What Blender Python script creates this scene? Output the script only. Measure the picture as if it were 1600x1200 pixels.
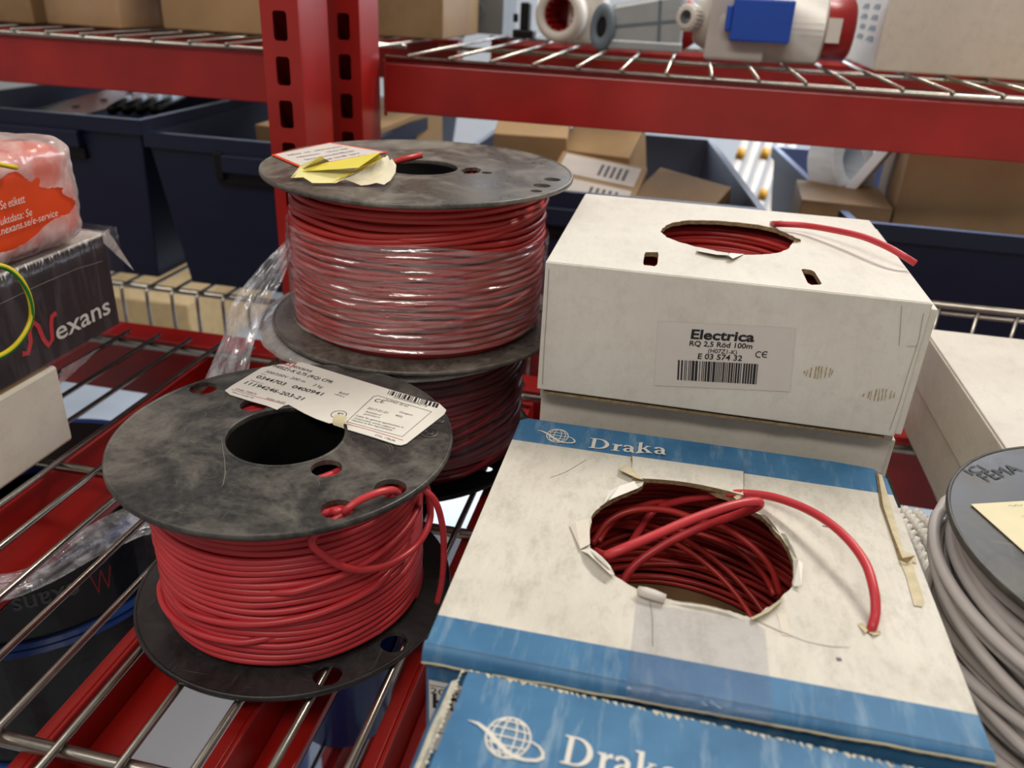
import bpy, bmesh, math, random
from mathutils import Vector, Matrix, noise
random.seed(7)
C = bpy.context.scene.collection
PI = math.pi
for o in list(bpy.data.objects): bpy.data.objects.remove(o)

# ---------------------------------------------------------------- camera
F, PITCH, ROLL, YAW, CAMH = 1264.6, .4557, .0521, .1839, .3612
cp, sp, cy_, sy_ = math.cos(PITCH), math.sin(PITCH), math.cos(YAW), math.sin(YAW)
fwd = Vector((-sy_*cp, cy_*cp, -sp)); rgt = Vector((cy_, sy_, 0)); upv = rgt.cross(fwd)
R2 = rgt*math.cos(ROLL) + upv*math.sin(ROLL); U2 = -rgt*math.sin(ROLL) + upv*math.cos(ROLL)
CP = Vector((0, 0, CAMH))
cam = bpy.data.cameras.new('camera'); co = bpy.data.objects.new('camera', cam); C.objects.link(co)
m = Matrix.Identity(4)
for i in range(3):
    m[i][0] = R2[i]; m[i][1] = U2[i]; m[i][2] = -fwd[i]; m[i][3] = CP[i]
co.matrix_world = m
cam.sensor_width = 36; cam.sensor_fit = 'HORIZONTAL'; cam.lens = 36*F/1600
cam.clip_start = .01; cam.clip_end = 50
cam.dof.use_dof = True; cam.dof.focus_distance = .50; cam.dof.aperture_fstop = 7.5
bpy.context.scene.camera = co

# ---------------------------------------------------------------- world, light, exposure
sc = bpy.context.scene
sc.view_settings.view_transform = 'Standard'; sc.view_settings.look = 'None'
sc.view_settings.exposure = 0.10; sc.view_settings.gamma = 1; sc.view_settings.use_curve_mapping = False
w = bpy.data.worlds.new('world'); sc.world = w; w.use_nodes = True
w.node_tree.nodes['Background'].inputs[0].default_value = (1.0, .96, .91, 1)
w.node_tree.nodes['Background'].inputs[1].default_value = .27
def area(name, loc, target, sx, sy, power, col):
    l = bpy.data.lights.new(name, 'AREA'); l.shape = 'RECTANGLE'; l.size = sx; l.size_y = sy
    l.energy = power; l.color = col
    o = bpy.data.objects.new(name, l); C.objects.link(o); o.location = loc
    o.rotation_euler = (Vector(target)-Vector(loc)).to_track_quat('-Z', 'Y').to_euler()
    return o
area('ceiling_lamp_key', (.75, 1.45, 1.9), (0, .4, 0), .9, .22, 29, (1, .94, .85))
area('ceiling_lamp_aisle', (-.2, -.9, 1.9), (0, .4, 0), 1.6, .3, 19, (1, .93, .85))
area('added_glint_light', (-1.3, .1, 1.9), (-.1, .5, 0), .25, 1.3, 7, (1, .94, .87))  # added light without a known lamp, puts glints on the clear film
area('ceiling_lamp_far', (.0, 2.0, 2.05), (0, .3, 0), .8, .16, 6, (1, .95, .88))
area('window_daylight', (-1.5, 2.9, .45), (-.6, .6, -.1), 1.6, .7, 22, (.72, .84, 1))
area('window_daylight_low', (.3, 2.2, .6), (-.1, 2.0, -.9), 1.8, .8, 26, (.78, .87, 1))

# ---------------------------------------------------------------- measuring helpers (photo pixel -> point on a world plane)
def ray(u, v): return R2*((u-800)/F) - U2*((v-600)/F) + fwd
def onz(u, v, z): d = ray(u, v); return CP + d*((z-CP.z)/d.z)
def ony(u, v, y): d = ray(u, v); return CP + d*(y/d.y)
def onx(u, v, x): d = ray(u, v); return CP + d*(x/d.x)

# ---------------------------------------------------------------- materials
def lin(h):
    c = [int(h[i:i+2], 16)/255 for i in (0, 2, 4)]
    return tuple(x/12.92 if x <= .04045 else ((x+.055)/1.055)**2.4 for x in c) + (1,)
class NT:
    def __init__(s, name):
        s.m = bpy.data.materials.new(name); s.m.use_nodes = True; s.t = s.m.node_tree
        s.b = s.t.nodes['Principled BSDF']; s.out = s.t.nodes['Material Output']
    def n(s, typ, **kw):
        x = s.t.nodes.new(typ)
        for k, v in kw.items(): setattr(x, k, v)
        return x
    def l(s, a, b): s.t.links.new(a, b)
    def coord(s, scale=(1, 1, 1), rot=(0, 0, 0)):
        tc = s.n('ShaderNodeTexCoord'); mp = s.n('ShaderNodeMapping')
        mp.inputs['Scale'].default_value = scale; mp.inputs['Rotation'].default_value = rot
        s.l(tc.outputs['Object'], mp.inputs[0]); return mp.outputs[0]
    def noise(s, vec, scale, detail=4, rough=.5, dist=0):
        x = s.n('ShaderNodeTexNoise'); x.inputs['Scale'].default_value = scale; x.inputs['Detail'].default_value = detail
        x.inputs['Roughness'].default_value = rough; x.inputs['Distortion'].default_value = dist
        if vec: s.l(vec, x.inputs[0])
        return x.outputs[0]
    def ramp(s, fac, a, b, ca=(0, 0, 0, 1), cb=(1, 1, 1, 1)):
        x = s.n('ShaderNodeValToRGB'); x.color_ramp.elements[0].position = a; x.color_ramp.elements[1].position = b
        x.color_ramp.elements[0].color = ca; x.color_ramp.elements[1].color = cb
        s.l(fac, x.inputs[0]); return x.outputs[0]
    def mix(s, fac, a, b, mode='MIX'):
        x = s.n('ShaderNodeMix', data_type='RGBA', blend_type=mode)
        for i, v in ((0, fac), (6, a), (7, b)):
            if hasattr(v, 'links'): s.l(v, x.inputs[i])
            else: x.inputs[i].default_value = v
        return x.outputs[2]
    def math(s, op, a, b=0):
        x = s.n('ShaderNodeMath', operation=op)
        for i, v in ((0, a), (1, b)):
            if hasattr(v, 'links'): s.l(v, x.inputs[i])
            else: x.inputs[i].default_value = v
        return x.outputs[0]
    def bump(s, h, strength=.3, dist=.001):
        x = s.n('ShaderNodeBump'); x.inputs['Strength'].default_value = strength; x.inputs['Distance'].default_value = dist
        s.l(h, x.inputs['Height']); s.l(x.outputs[0], s.b.inputs['Normal']); return x.outputs[0]
    def col(s, v):
        if hasattr(v, 'links'): s.l(v, s.b.inputs['Base Color'])
        else: s.b.inputs['Base Color'].default_value = v
    def set(s, rough=.5, metal=0, spec=.5, coat=0):
        s.b.inputs['Roughness'].default_value = rough; s.b.inputs['Metallic'].default_value = metal
        s.b.inputs['Specular IOR Level'].default_value = spec; s.b.inputs['Coat Weight'].default_value = coat
def simple(name, h, rough=.5, metal=0, spec=.5, var=.12, scale=60, bump=0):
    t = NT(name); c = lin(h); d = tuple(x*(1-var) for x in c[:3])+(1,)
    f = t.noise(t.coord(), scale, 5)
    t.col(t.mix(t.ramp(f, .3, .7), d, c)); t.set(rough, metal, spec)
    if bump: t.bump(f, bump)
    return t.m
M = {}
# painted red steel
t = NT('red_paint'); f = t.noise(t.coord(), 14, 4); t.col(t.mix(t.ramp(f, .35, .7), lin('8E130D'), lin('A41C16')))
t.set(.34, 0, .5, .25); t.b.inputs['Coat Roughness'].default_value = .3; t.bump(t.noise(t.coord(), 220, 2), .08, .0004); M['red'] = t.m
# zinc wire
t = NT('zinc_wire'); f = t.noise(t.coord(), 90, 4); t.col(t.mix(f, lin('8E8A82'), lin('C8C2B6'))); t.set(.27, 1); M['zinc'] = t.m
# dusty black plastic
def dusty(name, base, dust, amt, seed, scale=16, rough=.42):
    t = NT(name); v = t.coord((1, 1, 1), (0, 0, seed))
    big = t.ramp(t.noise(v, scale, 8, .72, .5), .44, .64)
    fine = t.ramp(t.noise(v, 260, 5, .7), .35, .75)
    sv = t.coord((1, .05, .3), (0, 0, seed*2.3+.6)); scr = t.ramp(t.noise(sv, 620, 2, .5), .70, .76)
    sv2 = t.coord((.05, 1, .3), (0, 0, seed+.9)); scr2 = t.ramp(t.noise(sv2, 500, 2, .5), .72, .77)
    d = t.math('MULTIPLY', t.math('ADD', t.math('MULTIPLY', big, .8), t.math('MULTIPLY', fine, .3)), amt)
    c = t.mix(d, lin(base), lin(dust)); c = t.mix(t.math('MULTIPLY', t.math('ADD', scr, scr2), .22), c, lin('8A8478'))
    t.col(c); t.set(rough, 0, .5)
    t.l(t.ramp(d, 0, 1, (rough-.12,)*3+(1,), (.75,)*3+(1,)), t.b.inputs['Roughness'])
    t.bump(t.noise(v, 400, 3), .06, .0003); return t.m
M['black1'] = dusty('black_plastic_scuffed', '222223', '8A857A', .48, .3, 22)
M['black2'] = dusty('grey_black_plastic_matte', '3E3A36', '9A9286', .6, 1.7, 20, .38)
M['black3'] = dusty('black_plastic_glossy', '1A1A1B', '4A4744', .45, 2.9)
M['black4'] = dusty('grey_plastic_scratched', '33302C', '66625A', .5, 2.2, 24)
M['dark'] = simple('dark_plastic', '0A0A0B', .45, spec=.3)
M['hub_shade'] = simple('hub_shade_black', '030303', .9, spec=.1)  # near-black colour stands for the deep shade inside the hub
# cables
def cable(name, h, h2, rough=.36):
    t = NT(name); f = t.noise(t.coord((1, 1, 6)), 20, 4); t.col(t.mix(t.ramp(f, .3, .7), lin(h2), lin(h))); t.set(rough, 0, .45)
    return t.m
M['redcable'] = cable('red_cable_sheath', 'C83A40', 'B02E35'); M['redcable2'] = cable('red_cable_sheath_darker', 'BC3530', 'A22B29')  # second red is slightly darker, also for shade inside the cartons
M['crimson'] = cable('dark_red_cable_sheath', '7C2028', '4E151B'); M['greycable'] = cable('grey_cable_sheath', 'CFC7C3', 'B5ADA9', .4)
M['whitecable'] = cable('white_cable_sheath', 'D9DEE2', 'C2C9D0'); M['copper'] = simple('copper', 'B87333', .3, 1)
# board
def board(name, h, h2, streak=.5, rough=.6, rot=0, wear=None, stripes=None, grime=.22):
    """coated cardboard; stripes = list of (axis, lo, hi) in object coordinates printed blue"""
    t = NT(name); v = t.coord()
    vs = t.coord((1, .16, .16), (0, 0, rot)); f = t.noise(vs, 300, 4, .7); g = t.noise(v, 9, 6, .62); d = t.noise(v, 480, 3, .7)
    c = t.mix(t.ramp(g, .35, .7), lin(h2), lin(h))
    c = t.mix(t.math('MULTIPLY', t.ramp(f, .45, .8), streak*.22), c, lin('A39C8C'))
    c = t.mix(t.math('MULTIPLY', t.ramp(d, .62, .72), .25), c, lin('7D7668'))
    gr = t.noise(t.coord((1, .6, 1), (0, 0, 1.1)), 75, 8, .78); c = t.mix(t.math('MULTIPLY', t.ramp(gr, .48, .72), grime), c, lin('8E877A'))
    if stripes:
        sep = t.n('ShaderNodeSeparateXYZ'); t.l(v, sep.inputs[0]); tot = None
        for ax, lo, hi in stripes:
            a = t.math('GREATER_THAN', sep.outputs[ax], lo); b = t.math('LESS_THAN', sep.outputs[ax], hi)
            k = t.math('MULTIPLY', a, b); tot = k if tot is None else t.math('MAXIMUM', tot, k)
        blue = bluecol(t, rot); c = t.mix(tot, c, blue)
    t.col(c); t.set(rough, 0, .3); t.bump(f, .12, .0005); return t.m
def bluecol(t, rot=0, wear=.5):
    v = t.coord((1, .16, .3), (0, 0, rot)); f = t.noise(v, 150, 5, .65); g = t.noise(t.coord(), 26, 5, .6)
    c = t.mix(t.ramp(g, .3, .75), lin('2E5F86'), lin('4679A0'))
    k = t.math('MULTIPLY', t.ramp(f, .52, .78), wear); return t.mix(k, c, lin('93A9B8'))
M['white'] = board('white_cardboard', 'DAD6CC', 'CEC8BE'); M['white_b'] = board('white_cardboard_warm', 'DCD5C7', 'CEC6B7', .3)
M['kraft'] = board('brown_cardboard', 'B09068', '9C7E58', .3); M['kraft2'] = board('brown_cardboard_dark', '927552', '7E6344', .3)
M['edge'] = simple('cardboard_edge', 'A48D68', .9, 0, .1, .45, 420, .4)
M['paperback'] = simple('torn_paper_lining', 'CFC3A4', .85, 0, .1, .2, 200, .2)
t = NT('blue_print_board'); t.col(bluecol(t, 0, .35)); t.set(.5, 0, .35); M['blue'] = t.m
t = NT('blue_print_board_worn'); t.col(bluecol(t, 0, .75)); t.set(.55, 0, .3); M['blue_w'] = t.m
M['fray'] = simple('frayed_board', 'CFCBB8', .9, 0, .1, .35, 300, .5)
M['label'] = simple('label_paper', 'E2DED4', .5, 0, .4, .05, 100); M['label_y'] = simple('label_paper_cream', 'DACFA8', .55, 0, .4, .08, 60)
M['label_g'] = simple('label_paper_grey', 'CFC8C0', .5, 0, .4, .05, 60)
M['ink'] = simple('black_ink', '26252A', .5, 0, .3, .1); M['ink2'] = simple('grey_ink', '5C5A5E', .5, 0, .3, .1)
M['inkw'] = simple('white_ink', 'D8D4CB', .6, 0, .3, .1); M['inkr'] = simple('red_ink', 'C4343A', .5, 0, .3, .1)
M['scuff'] = simple('scratch_scuff', '77736B', .7, 0, .2, .2)
M['stain'] = simple('tan_stain', 'AE9A72', .7, 0, .2, .3, 600)
M['crease'] = simple('crease_line', '9C9488', .7, 0, .2, .2)
M['orange'] = simple('orange_board', 'E0491A', .45, 0, .4, .15, 30); M['black_box'] = simple('black_print_board', '2B2426', .45, 0, .4, .25, 40)
M['navy'] = simple('navy_plastic', '121A34', .5, 0, .4, .15, 20); M['navy_lit'] = simple('navy_plastic_lit', '6E7FA8', .45, 0, .4, .12, 20)  # second is a paler navy: daylight on one bin's inside put into colour
M['navy_m'] = simple('navy_plastic_mid', '454B5C', .45, 0, .4, .12, 20)  # paler navy for the inside and rim of one bin
M['bluep'] = simple('blue_plastic', '1E4FB4', .35, 0, .5, .08); M['tubblue'] = simple('deep_blue_plastic', '15306E', .35); M['greyp'] = simple('light_grey_plastic', 'BDB7AE', .4, 0, .5, .08)
M['whitep'] = simple('white_plastic', 'D2CCC2', .35, 0, .5, .06); M['midgrey'] = simple('mid_grey_plastic', '7C8286', .3, 0, .5, .1)
M['hood'] = simple('grey_cast_metal', 'A6ABAC', .28, .2, .6, .1)
M['slate'] = simple('slate_grey_rubber', '66727C', .5, 0, .4, .1); M['redp'] = simple('red_plastic', '9E1A1C', .35, 0, .5, .08)
M['yellow'] = simple('yellow_tape', 'E8D85C', .5, 0, .4, .1, 40); M['yellow_l'] = simple('pale_yellow_tape', 'E6DE9C', .5, 0, .4, .1, 40)
M['ivory'] = simple('ivory_masking_tape', 'DCD2B4', .7, 0, .3, .1, 60, .2)
M['lime'] = simple('lime_sticker', '6FC41E', .5, 0, .4, .05); M['earthy'] = simple('yellow_sheath', 'D8C21C', .35); M['earthg'] = simple('green_sheath', '1E7A2C', .35)
M['rope'] = simple('white_rope', 'E4E0D8', .8, 0, .2, .2, 500, .6); M['wood'] = simple('pale_wood', 'C7A878', .6, 0, .3, .2, 30)
M['wall'] = simple('white_wall', 'D9DCDf', .8, 0, .2, .08, 3); M['floor'] = simple('grey_floor', 'AEB4BC', .6, 0, .3, .2, 5)
M['brass'] = simple('yellow_cap', 'D9A52E', .4)
M['bluebd'] = simple('blue_spool_rim', '274B94', .35); M['wrapdark'] = simple('black_wrapped_reel', '17171A', .25, 0, .5, .3, 80, .5)
# clear films
def film(name, base, lo, hi, amount, scl, nscale, tint=(1, 1, 1, 1), rough=.12, rot=(0, 0, 0), bumpk=.6, gloss=(.12, .12, .0012)):
    t = NT(name); v = t.coord(scl, rot); f = t.noise(v, nscale, 5, .6, .6)
    t.col(base); t.set(rough, 0, .8); t.bump(f, bumpk, .002)
    tr = t.n('ShaderNodeBsdfTransparent'); tr.inputs[0].default_value = tint
    mx = t.n('ShaderNodeMixShader'); fac = t.math('MULTIPLY', t.ramp(f, lo, hi), amount[1]-amount[0]); fac = t.math('ADD', fac, amount[0])
    gl = t.n('ShaderNodeBsdfGlossy'); gl.inputs['Roughness'].default_value = gloss[1]; bp = t.n('ShaderNodeBump'); bp.inputs['Strength'].default_value = 1; bp.inputs['Distance'].default_value = gloss[2]
    t.l(t.noise(v, nscale*1.7, 3, .5), bp.inputs['Height']); t.l(bp.outputs[0], gl.inputs['Normal'])
    m2 = t.n('ShaderNodeMixShader'); m2.inputs[0].default_value = gloss[0]
    t.l(fac, mx.inputs[0]); t.l(tr.outputs[0], mx.inputs[1]); t.l(t.b.outputs[0], mx.inputs[2]); t.l(mx.outputs[0], m2.inputs[1]); t.l(gl.outputs[0], m2.inputs[2]); t.l(m2.outputs[0], t.out.inputs[0])
    return t.m
M['wrap'] = film('stretch_film', (.85, .78, .8, 1), .50, .78, (.03, .42), (1, 1, 14), 24, gloss=(.22, .13, .0005))
M['wrap_r'] = film('stretch_film_dusty', (.62, .6, .57, 1), .35, .75, (.3, .7), (1, .25, 1), 90, rough=.25)
M['wrap_h'] = film('hanging_film', (.86, .88, .95, 1), .4, .7, (.12, .62), (3, 3, .6), 30, rough=.08, bumpk=1)
M['wrap_d'] = film('thin_dark_film', (.6, .52, .54, 1), .5, .85, (.02, .14), (3, 3, .5), 30, gloss=(.03, .2, .002))
M['wrap_p'] = film('milky_film', (.86, .76, .72, 1), .35, .7, (.22, .8), (1, 1, 1), 26, rough=.2, gloss=(.06, .15, .0015))
M['tape'] = film('clear_tape', (.75, .78, .88, 1), .55, .8, (0, .10), (1, 2.5, 1), 240, (.91, .91, .95, 1), .1, bumpk=.7, gloss=(.09, .16, .003))

# ---------------------------------------------------------------- mesh builder
class MB:
    flat = False
    def __init__(s): s.v = []; s.f = []; s.mi = []; s.sm = []; s.mats = []
    def mid(s, mat):
        if mat not in s.mats: s.mats.append(mat)
        return s.mats.index(mat)
    def add(s, vs, fs, mat, smooth=False):
        b = len(s.v); s.v += [Vector(p) for p in vs]; k = s.mid(mat)
        for f in fs: s.f.append([b+i for i in f]); s.mi.append(k); s.sm.append(smooth)
        return s
    def box(s, x0, x1, y0, y1, z0, z1, mat, T=None):
        vs = [Vector((x, y, z)) for z in (z0, z1) for y in (y0, y1) for x in (x0, x1)]
        if T: vs = [T @ p for p in vs]
        return s.add(vs, [(0, 2, 3, 1), (4, 5, 7, 6), (0, 1, 5, 4), (2, 6, 7, 3), (0, 4, 6, 2), (1, 3, 7, 5)], mat)
    def tube(s, pts, r, mat, n=8, closed=False, cap=True):
        pts = [Vector(p) for p in pts]; N = len(pts); vs = []; prev = None
        for i, p in enumerate(pts):
            a = pts[i-1] if (i > 0 or closed) else p; b = pts[(i+1) % N] if (i < N-1 or closed) else p
            d = (b-a).normalized()
            if prev is None:
                q = Vector((0, 0, 1)) if abs(d.z) < .9 else Vector((1, 0, 0)); u = d.cross(q).normalized()
            else: u = (prev - d*prev.dot(d)).normalized()
            prev = u; w_ = d.cross(u); rr = r[i] if isinstance(r, (list, tuple)) else r
            vs += [p + u*math.cos(2*PI*k/n)*rr + w_*math.sin(2*PI*k/n)*rr for k in range(n)]
        fs = []
        for i in range(N if closed else N-1):
            j = (i+1) % N
            fs += [(i*n+k, i*n+(k+1) % n, j*n+(k+1) % n, j*n+k) for k in range(n)]
        if cap and not closed: fs += [tuple(range(n))[::-1], tuple((N-1)*n+k for k in range(n))]
        return s.add(vs, fs, mat, True)
    def lathe(s, prof, mat, c=(0, 0, 0), n=64, T=None, smooth=True, closed=False):
        """prof list of (r,z)"""
        vs = [Vector((c[0]+r*math.cos(2*PI*k/n), c[1]+r*math.sin(2*PI*k/n), c[2]+z)) for r, z in prof for k in range(n)]
        if T: vs = [T @ p for p in vs]
        m_ = len(prof); fs = []
        for i in range(m_ if closed else m_-1):
            j = (i+1) % m_
            fs += [(i*n+k, i*n+(k+1) % n, j*n+(k+1) % n, j*n+k) for k in range(n)]
        return s.add(vs, fs, mat, smooth)
    def poly(s, pts, mat): return s.add(pts, [tuple(range(len(pts)))], mat)
    def grid(s, rows, mat, smooth=True):
        n = len(rows[0]); vs = [p for r in rows for p in r]
        return s.add(vs, [(i*n+j, i*n+j+1, (i+1)*n+j+1, (i+1)*n+j) for i in range(len(rows)-1) for j in range(n-1)], mat, smooth)
    def ribbon(s, pts, wd, T, mat):
        """flat stroke in 2D mapped by T(x,y)->Vector ; wd scalar or list"""
        s.rc = getattr(s, 'rc', 0)+1; lift_ = Vector((0, 0, s.rc*.000015)) if s.flat else Vector()
        T0_ = T; T = lambda x, y: T0_(x, y)+lift_
        L = []; Rr = []
        for i, p in enumerate(pts):
            a = pts[max(i-1, 0)]; b = pts[min(i+1, len(pts)-1)]; dx, dy = b[0]-a[0], b[1]-a[1]; q = math.hypot(dx, dy) or 1
            k = (wd[i] if isinstance(wd, (list, tuple)) else wd)/2; nx, ny = -dy/q*k, dx/q*k
            L.append(T(p[0]+nx, p[1]+ny)); Rr.append(T(p[0]-nx, p[1]-ny))
        return s.grid([L, Rr], mat, False)
    def build(s, name, parent=None, bevel=0, sub=0, autos=None):
        me = bpy.data.meshes.new(name); off = parent['_o'] if parent else Vector()
        off = Vector(off); me.from_pydata([p-off for p in s.v], [], s.f)
        for k in s.mats: me.materials.append(M[k] if isinstance(k, str) else k)
        me.polygons.foreach_set('material_index', s.mi); me.polygons.foreach_set('use_smooth', s.sm); me.update()
        o = bpy.data.objects.new(name, me); C.objects.link(o)
        if parent: o.parent = parent; o['_o'] = tuple(off)
        if bevel:
            b = o.modifiers.new('bevel', 'BEVEL'); b.width = bevel; b.segments = 2; b.limit_method = 'ANGLE'; b.angle_limit = .6
        if sub:
            b = o.modifiers.new('sub', 'SUBSURF'); b.levels = sub; b.render_levels = sub
        return o
def tag(o, label=None, cat=None, group=None, kind=None):
    for k, v in (('label', label), ('category', cat), ('group', group), ('kind', kind)):
        if v: o[k] = v
    return o
def part(r, nm): return [o for o in r.children if o.name.split('.')[0] == nm][0]
def thing(name, label, cat, loc, group=None):
    o = bpy.data.objects.new(name, None); C.objects.link(o); o.location = loc; o.empty_display_size = .02
    o['_o'] = tuple(loc); return tag(o, label, cat, group)
def solo(mb, name, label, cat, group=None, kind=None, **kw):
    """thing that is one mesh: origin moved to its base"""
    c = Vector((sum(p.x for p in mb.v)/len(mb.v), sum(p.y for p in mb.v)/len(mb.v), min(p.z for p in mb.v)))
    mb.v = [p-c for p in mb.v]; o = mb.build(name, **kw); o.location = c; return tag(o, label, cat, group, kind)
# flat plates with holes through a filled 2D curve
def plate(mb, loops, th, mat, edge=None, z=0, bevel=0, T=None, hide_bottom=False):
    cu = bpy.data.curves.new('c', 'CURVE'); cu.dimensions = '2D'; cu.fill_mode = 'BOTH'; cu.extrude = th/2; cu.bevel_depth = bevel; cu.bevel_resolution = 1
    for lp in loops:
        sp_ = cu.splines.new('POLY'); sp_.points.add(len(lp)-1); sp_.use_cyclic_u = True
        for i, p in enumerate(lp): sp_.points[i].co = (p[0], p[1], 0, 1)
    o = bpy.data.objects.new('t', cu); C.objects.link(o)
    dg = bpy.context.evaluated_depsgraph_get(); me = bpy.data.meshes.new_from_object(o.evaluated_get(dg))
    vs = [v.co + Vector((0, 0, z)) for v in me.vertices]
    if T: vs = [T @ v for v in vs]
    A = [tuple(p.vertices) for p in me.polygons if abs(p.normal.z) > .9]; B = [tuple(p.vertices) for p in me.polygons if abs(p.normal.z) <= .9]
    b = len(mb.v); mb.add(vs, A, mat); k = mb.mid(edge or mat)
    for f in B: mb.f.append([b+i for i in f]); mb.mi.append(k); mb.sm.append(False)
    bpy.data.objects.remove(o); bpy.data.curves.remove(cu); bpy.data.meshes.remove(me); return mb
def circle(x, y, r, n=48, r2=None, a=0):
    r2 = r2 or r; return [(x+r*math.cos(t)*math.cos(a)-r2*math.sin(t)*math.sin(a), y+r*math.cos(t)*math.sin(a)+r2*math.sin(t)*math.cos(a)) for t in [2*PI*k/n for k in range(n)]]
# text
_tc = {}
def glyphs(s, bold=0, shear=0):
    k = (s, bold, shear)
    if k not in _tc:
        cu = bpy.data.curves.new('t', 'FONT'); cu.body = s; cu.size = 1; cu.offset = bold; cu.shear = shear; cu.resolution_u = 3
        o = bpy.data.objects.new('t', cu); C.objects.link(o)
        dg = bpy.context.evaluated_depsgraph_get(); me = bpy.data.meshes.new_from_object(o.evaluated_get(dg))
        vs = [(v.co.x, v.co.y) for v in me.vertices]; fs = [tuple(p.vertices) for p in me.polygons]
        bpy.data.objects.remove(o); bpy.data.curves.remove(cu); bpy.data.meshes.remove(me); _tc[k] = (vs, fs)
    return _tc[k]
def text(mb, s, p0, p1, up, cap, mat, bold=.012, shear=0, fmap=None):
    """baseline from p0 to p1 (fits width), cap height in metres"""
    vs, fs = glyphs(s, bold, shear); x0 = min(v[0] for v in vs); x1 = max(v[0] for v in vs)
    p0, p1, up = Vector(p0), Vector(p1), Vector(up).normalized(); ex = (p1-p0)/(x1-x0); k = cap/.73
    if fmap: P = [fmap((v[0]-x0)/(x1-x0), v[1]*k) for v in vs]
    else: P = [p0+ex*(v[0]-x0)+up*(v[1]*k) for v in vs]
    return mb.add(P, fs, mat)
def barcode(mb, o, ex, ey, n, mat, seed=3):
    rnd = random.Random(seed); x = 0; xs = []
    while x < n: wd = rnd.choice((1, 1, 2, 3)); xs.append((x, wd)); x += wd + rnd.choice((1, 1, 2))
    tot = x
    for a, wd in xs:
        p = o+ex*(a/tot); q = o+ex*(min(a+wd, tot)/tot); mb.add([p, q, q+ey, p+ey], [(0, 1, 2, 3)], mat)
def jag(loop, amp, seed=1, sub=3):
    rnd = random.Random(seed); out = []
    for i, p in enumerate(loop):
        q = loop[(i+1) % len(loop)]
        for k in range(sub):
            t_ = k/sub; j = amp*(1 if k else .3)
            out.append((p[0]*(1-t_)+q[0]*t_+rnd.uniform(-j, j), p[1]*(1-t_)+q[1]*t_+rnd.uniform(-j, j)))
    return out
def spline(pts, n=8):
    pts = [Vector(p) for p in pts]; P = [pts[0]*2-pts[1]]+pts+[pts[-1]*2-pts[-2]]; out = []
    for i in range(1, len(P)-2):
        a, b, c, d = P[i-1:i+3]
        for k in range(n):
            t_ = k/n; out.append(.5*((2*b)+(c-a)*t_+(2*a-5*b+4*c-d)*t_*t_+(3*b-a-3*c+d)*t_**3))
    return out+[pts[-1]]

# ---------------------------------------------------------------- building: floor and far wall
mb = MB(); mb.box(-4, 4, -1.5, 3.6, -1.05, -1.0, 'floor'); tag(mb.build('floor'), kind='structure')
mb = MB(); mb.box(-4, 4, 3.6, 3.7, -1.0, 2.6, 'wall'); tag(mb.build('wall_back'), kind='structure')

# ---------------------------------------------------------------- racking
def post(name, label, x0, x1, y0, y1, zt, hx, hz0, pitch):
    r = thing(name, label, 'rack post', ((x0+x1)/2, (y0+y1)/2, -1.0))
    zb = -1.0; mb = MB(); th = .002
    T = Matrix(((1, 0, 0, 0), (0, 0, -1, y0+th/2), (0, 1, 0, 0), (0, 0, 0, 1)))
    loops = [[(x0, zb), (x1, zb), (x1, zt), (x0, zt)]]; z = hz0
    while z < zt-.03: z += pitch
    z -= pitch
    hw, hh, c = .0068, .0125, .002
    while z > zb+.05:
        loops.append([(hx-hw+c, z-hh), (hx+hw-c, z-hh), (hx+hw, z-hh+c), (hx+hw, z+hh-c), (hx+hw-c, z+hh), (hx-hw+c, z+hh), (hx-hw, z+hh-c), (hx-hw, z-hh+c)]); z -= pitch
    plate(mb, loops, th, 'red', z=0, T=T); mb.build('perforated_face', r)
    mb = MB(); ym = y0+(y1-y0)*.45
    mb.box(x1-.002, x1, y0+th, ym, zb, zt, 'red'); mb.box(x1-.005, x1-.003, ym, y1, zb, zt, 'red')
    mb.box(x0, x0+.002, y0+th, y1, zb, zt, 'red'); mb.box(x0, x1-.005, y1-.002, y1, zb, zt, 'dark'); mb.build('side_web', r, bevel=.0008)  # back plate coloured near-black: shade of the hollow seen through the holes
    mb = MB(); mb.box(x0-.008, x1+.008, y0-.008, y1+.008, zb, zb+.006, 'zinc'); mb.build('foot_plate', r)
    return r
post('rack_post', 'perforated red steel post nearest the camera, left of the reels', -.384, -.347, .735, .806, .46, -.3655, .32, .0382)
post('rack_post', 'perforated red steel post standing just behind the nearer one', -.369, -.332, .842, .905, .46, -.3495, .317, .0385)
def beam(label, x0, x1, y, z0, z1, dep=.035, name='rack_beam'):
    mb = MB(); mb.box(x0, x1, y, y+dep, z0, z1-.004, 'red'); mb.box(x0, x1, y+.002, y+dep, z1-.006, z1, 'red')
    mb.box(x0, x0+.004, y-.002, y+.001, z0-.004, z1, 'red')
    return solo(mb, name, label, 'rack beam', bevel=.0025)
beam('long red steel beam running right of the posts along the upper shelf', -.331, 1.1, .906, .228, .284)
beam('red steel beam running left of the posts under the brown cartons', -1.3, -.37, .908, .227, .283)
# our deck's rear beam (inside face seen)
beam('red beam along the rear edge of the wire shelf, left of the post', -1.2, -.386, .736, -.082, -.012, .04)
beam('red beam along the rear edge of the wire shelf, behind the white cartons', -.345, 1.0, .736, -.082, -.012, .04)
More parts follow.
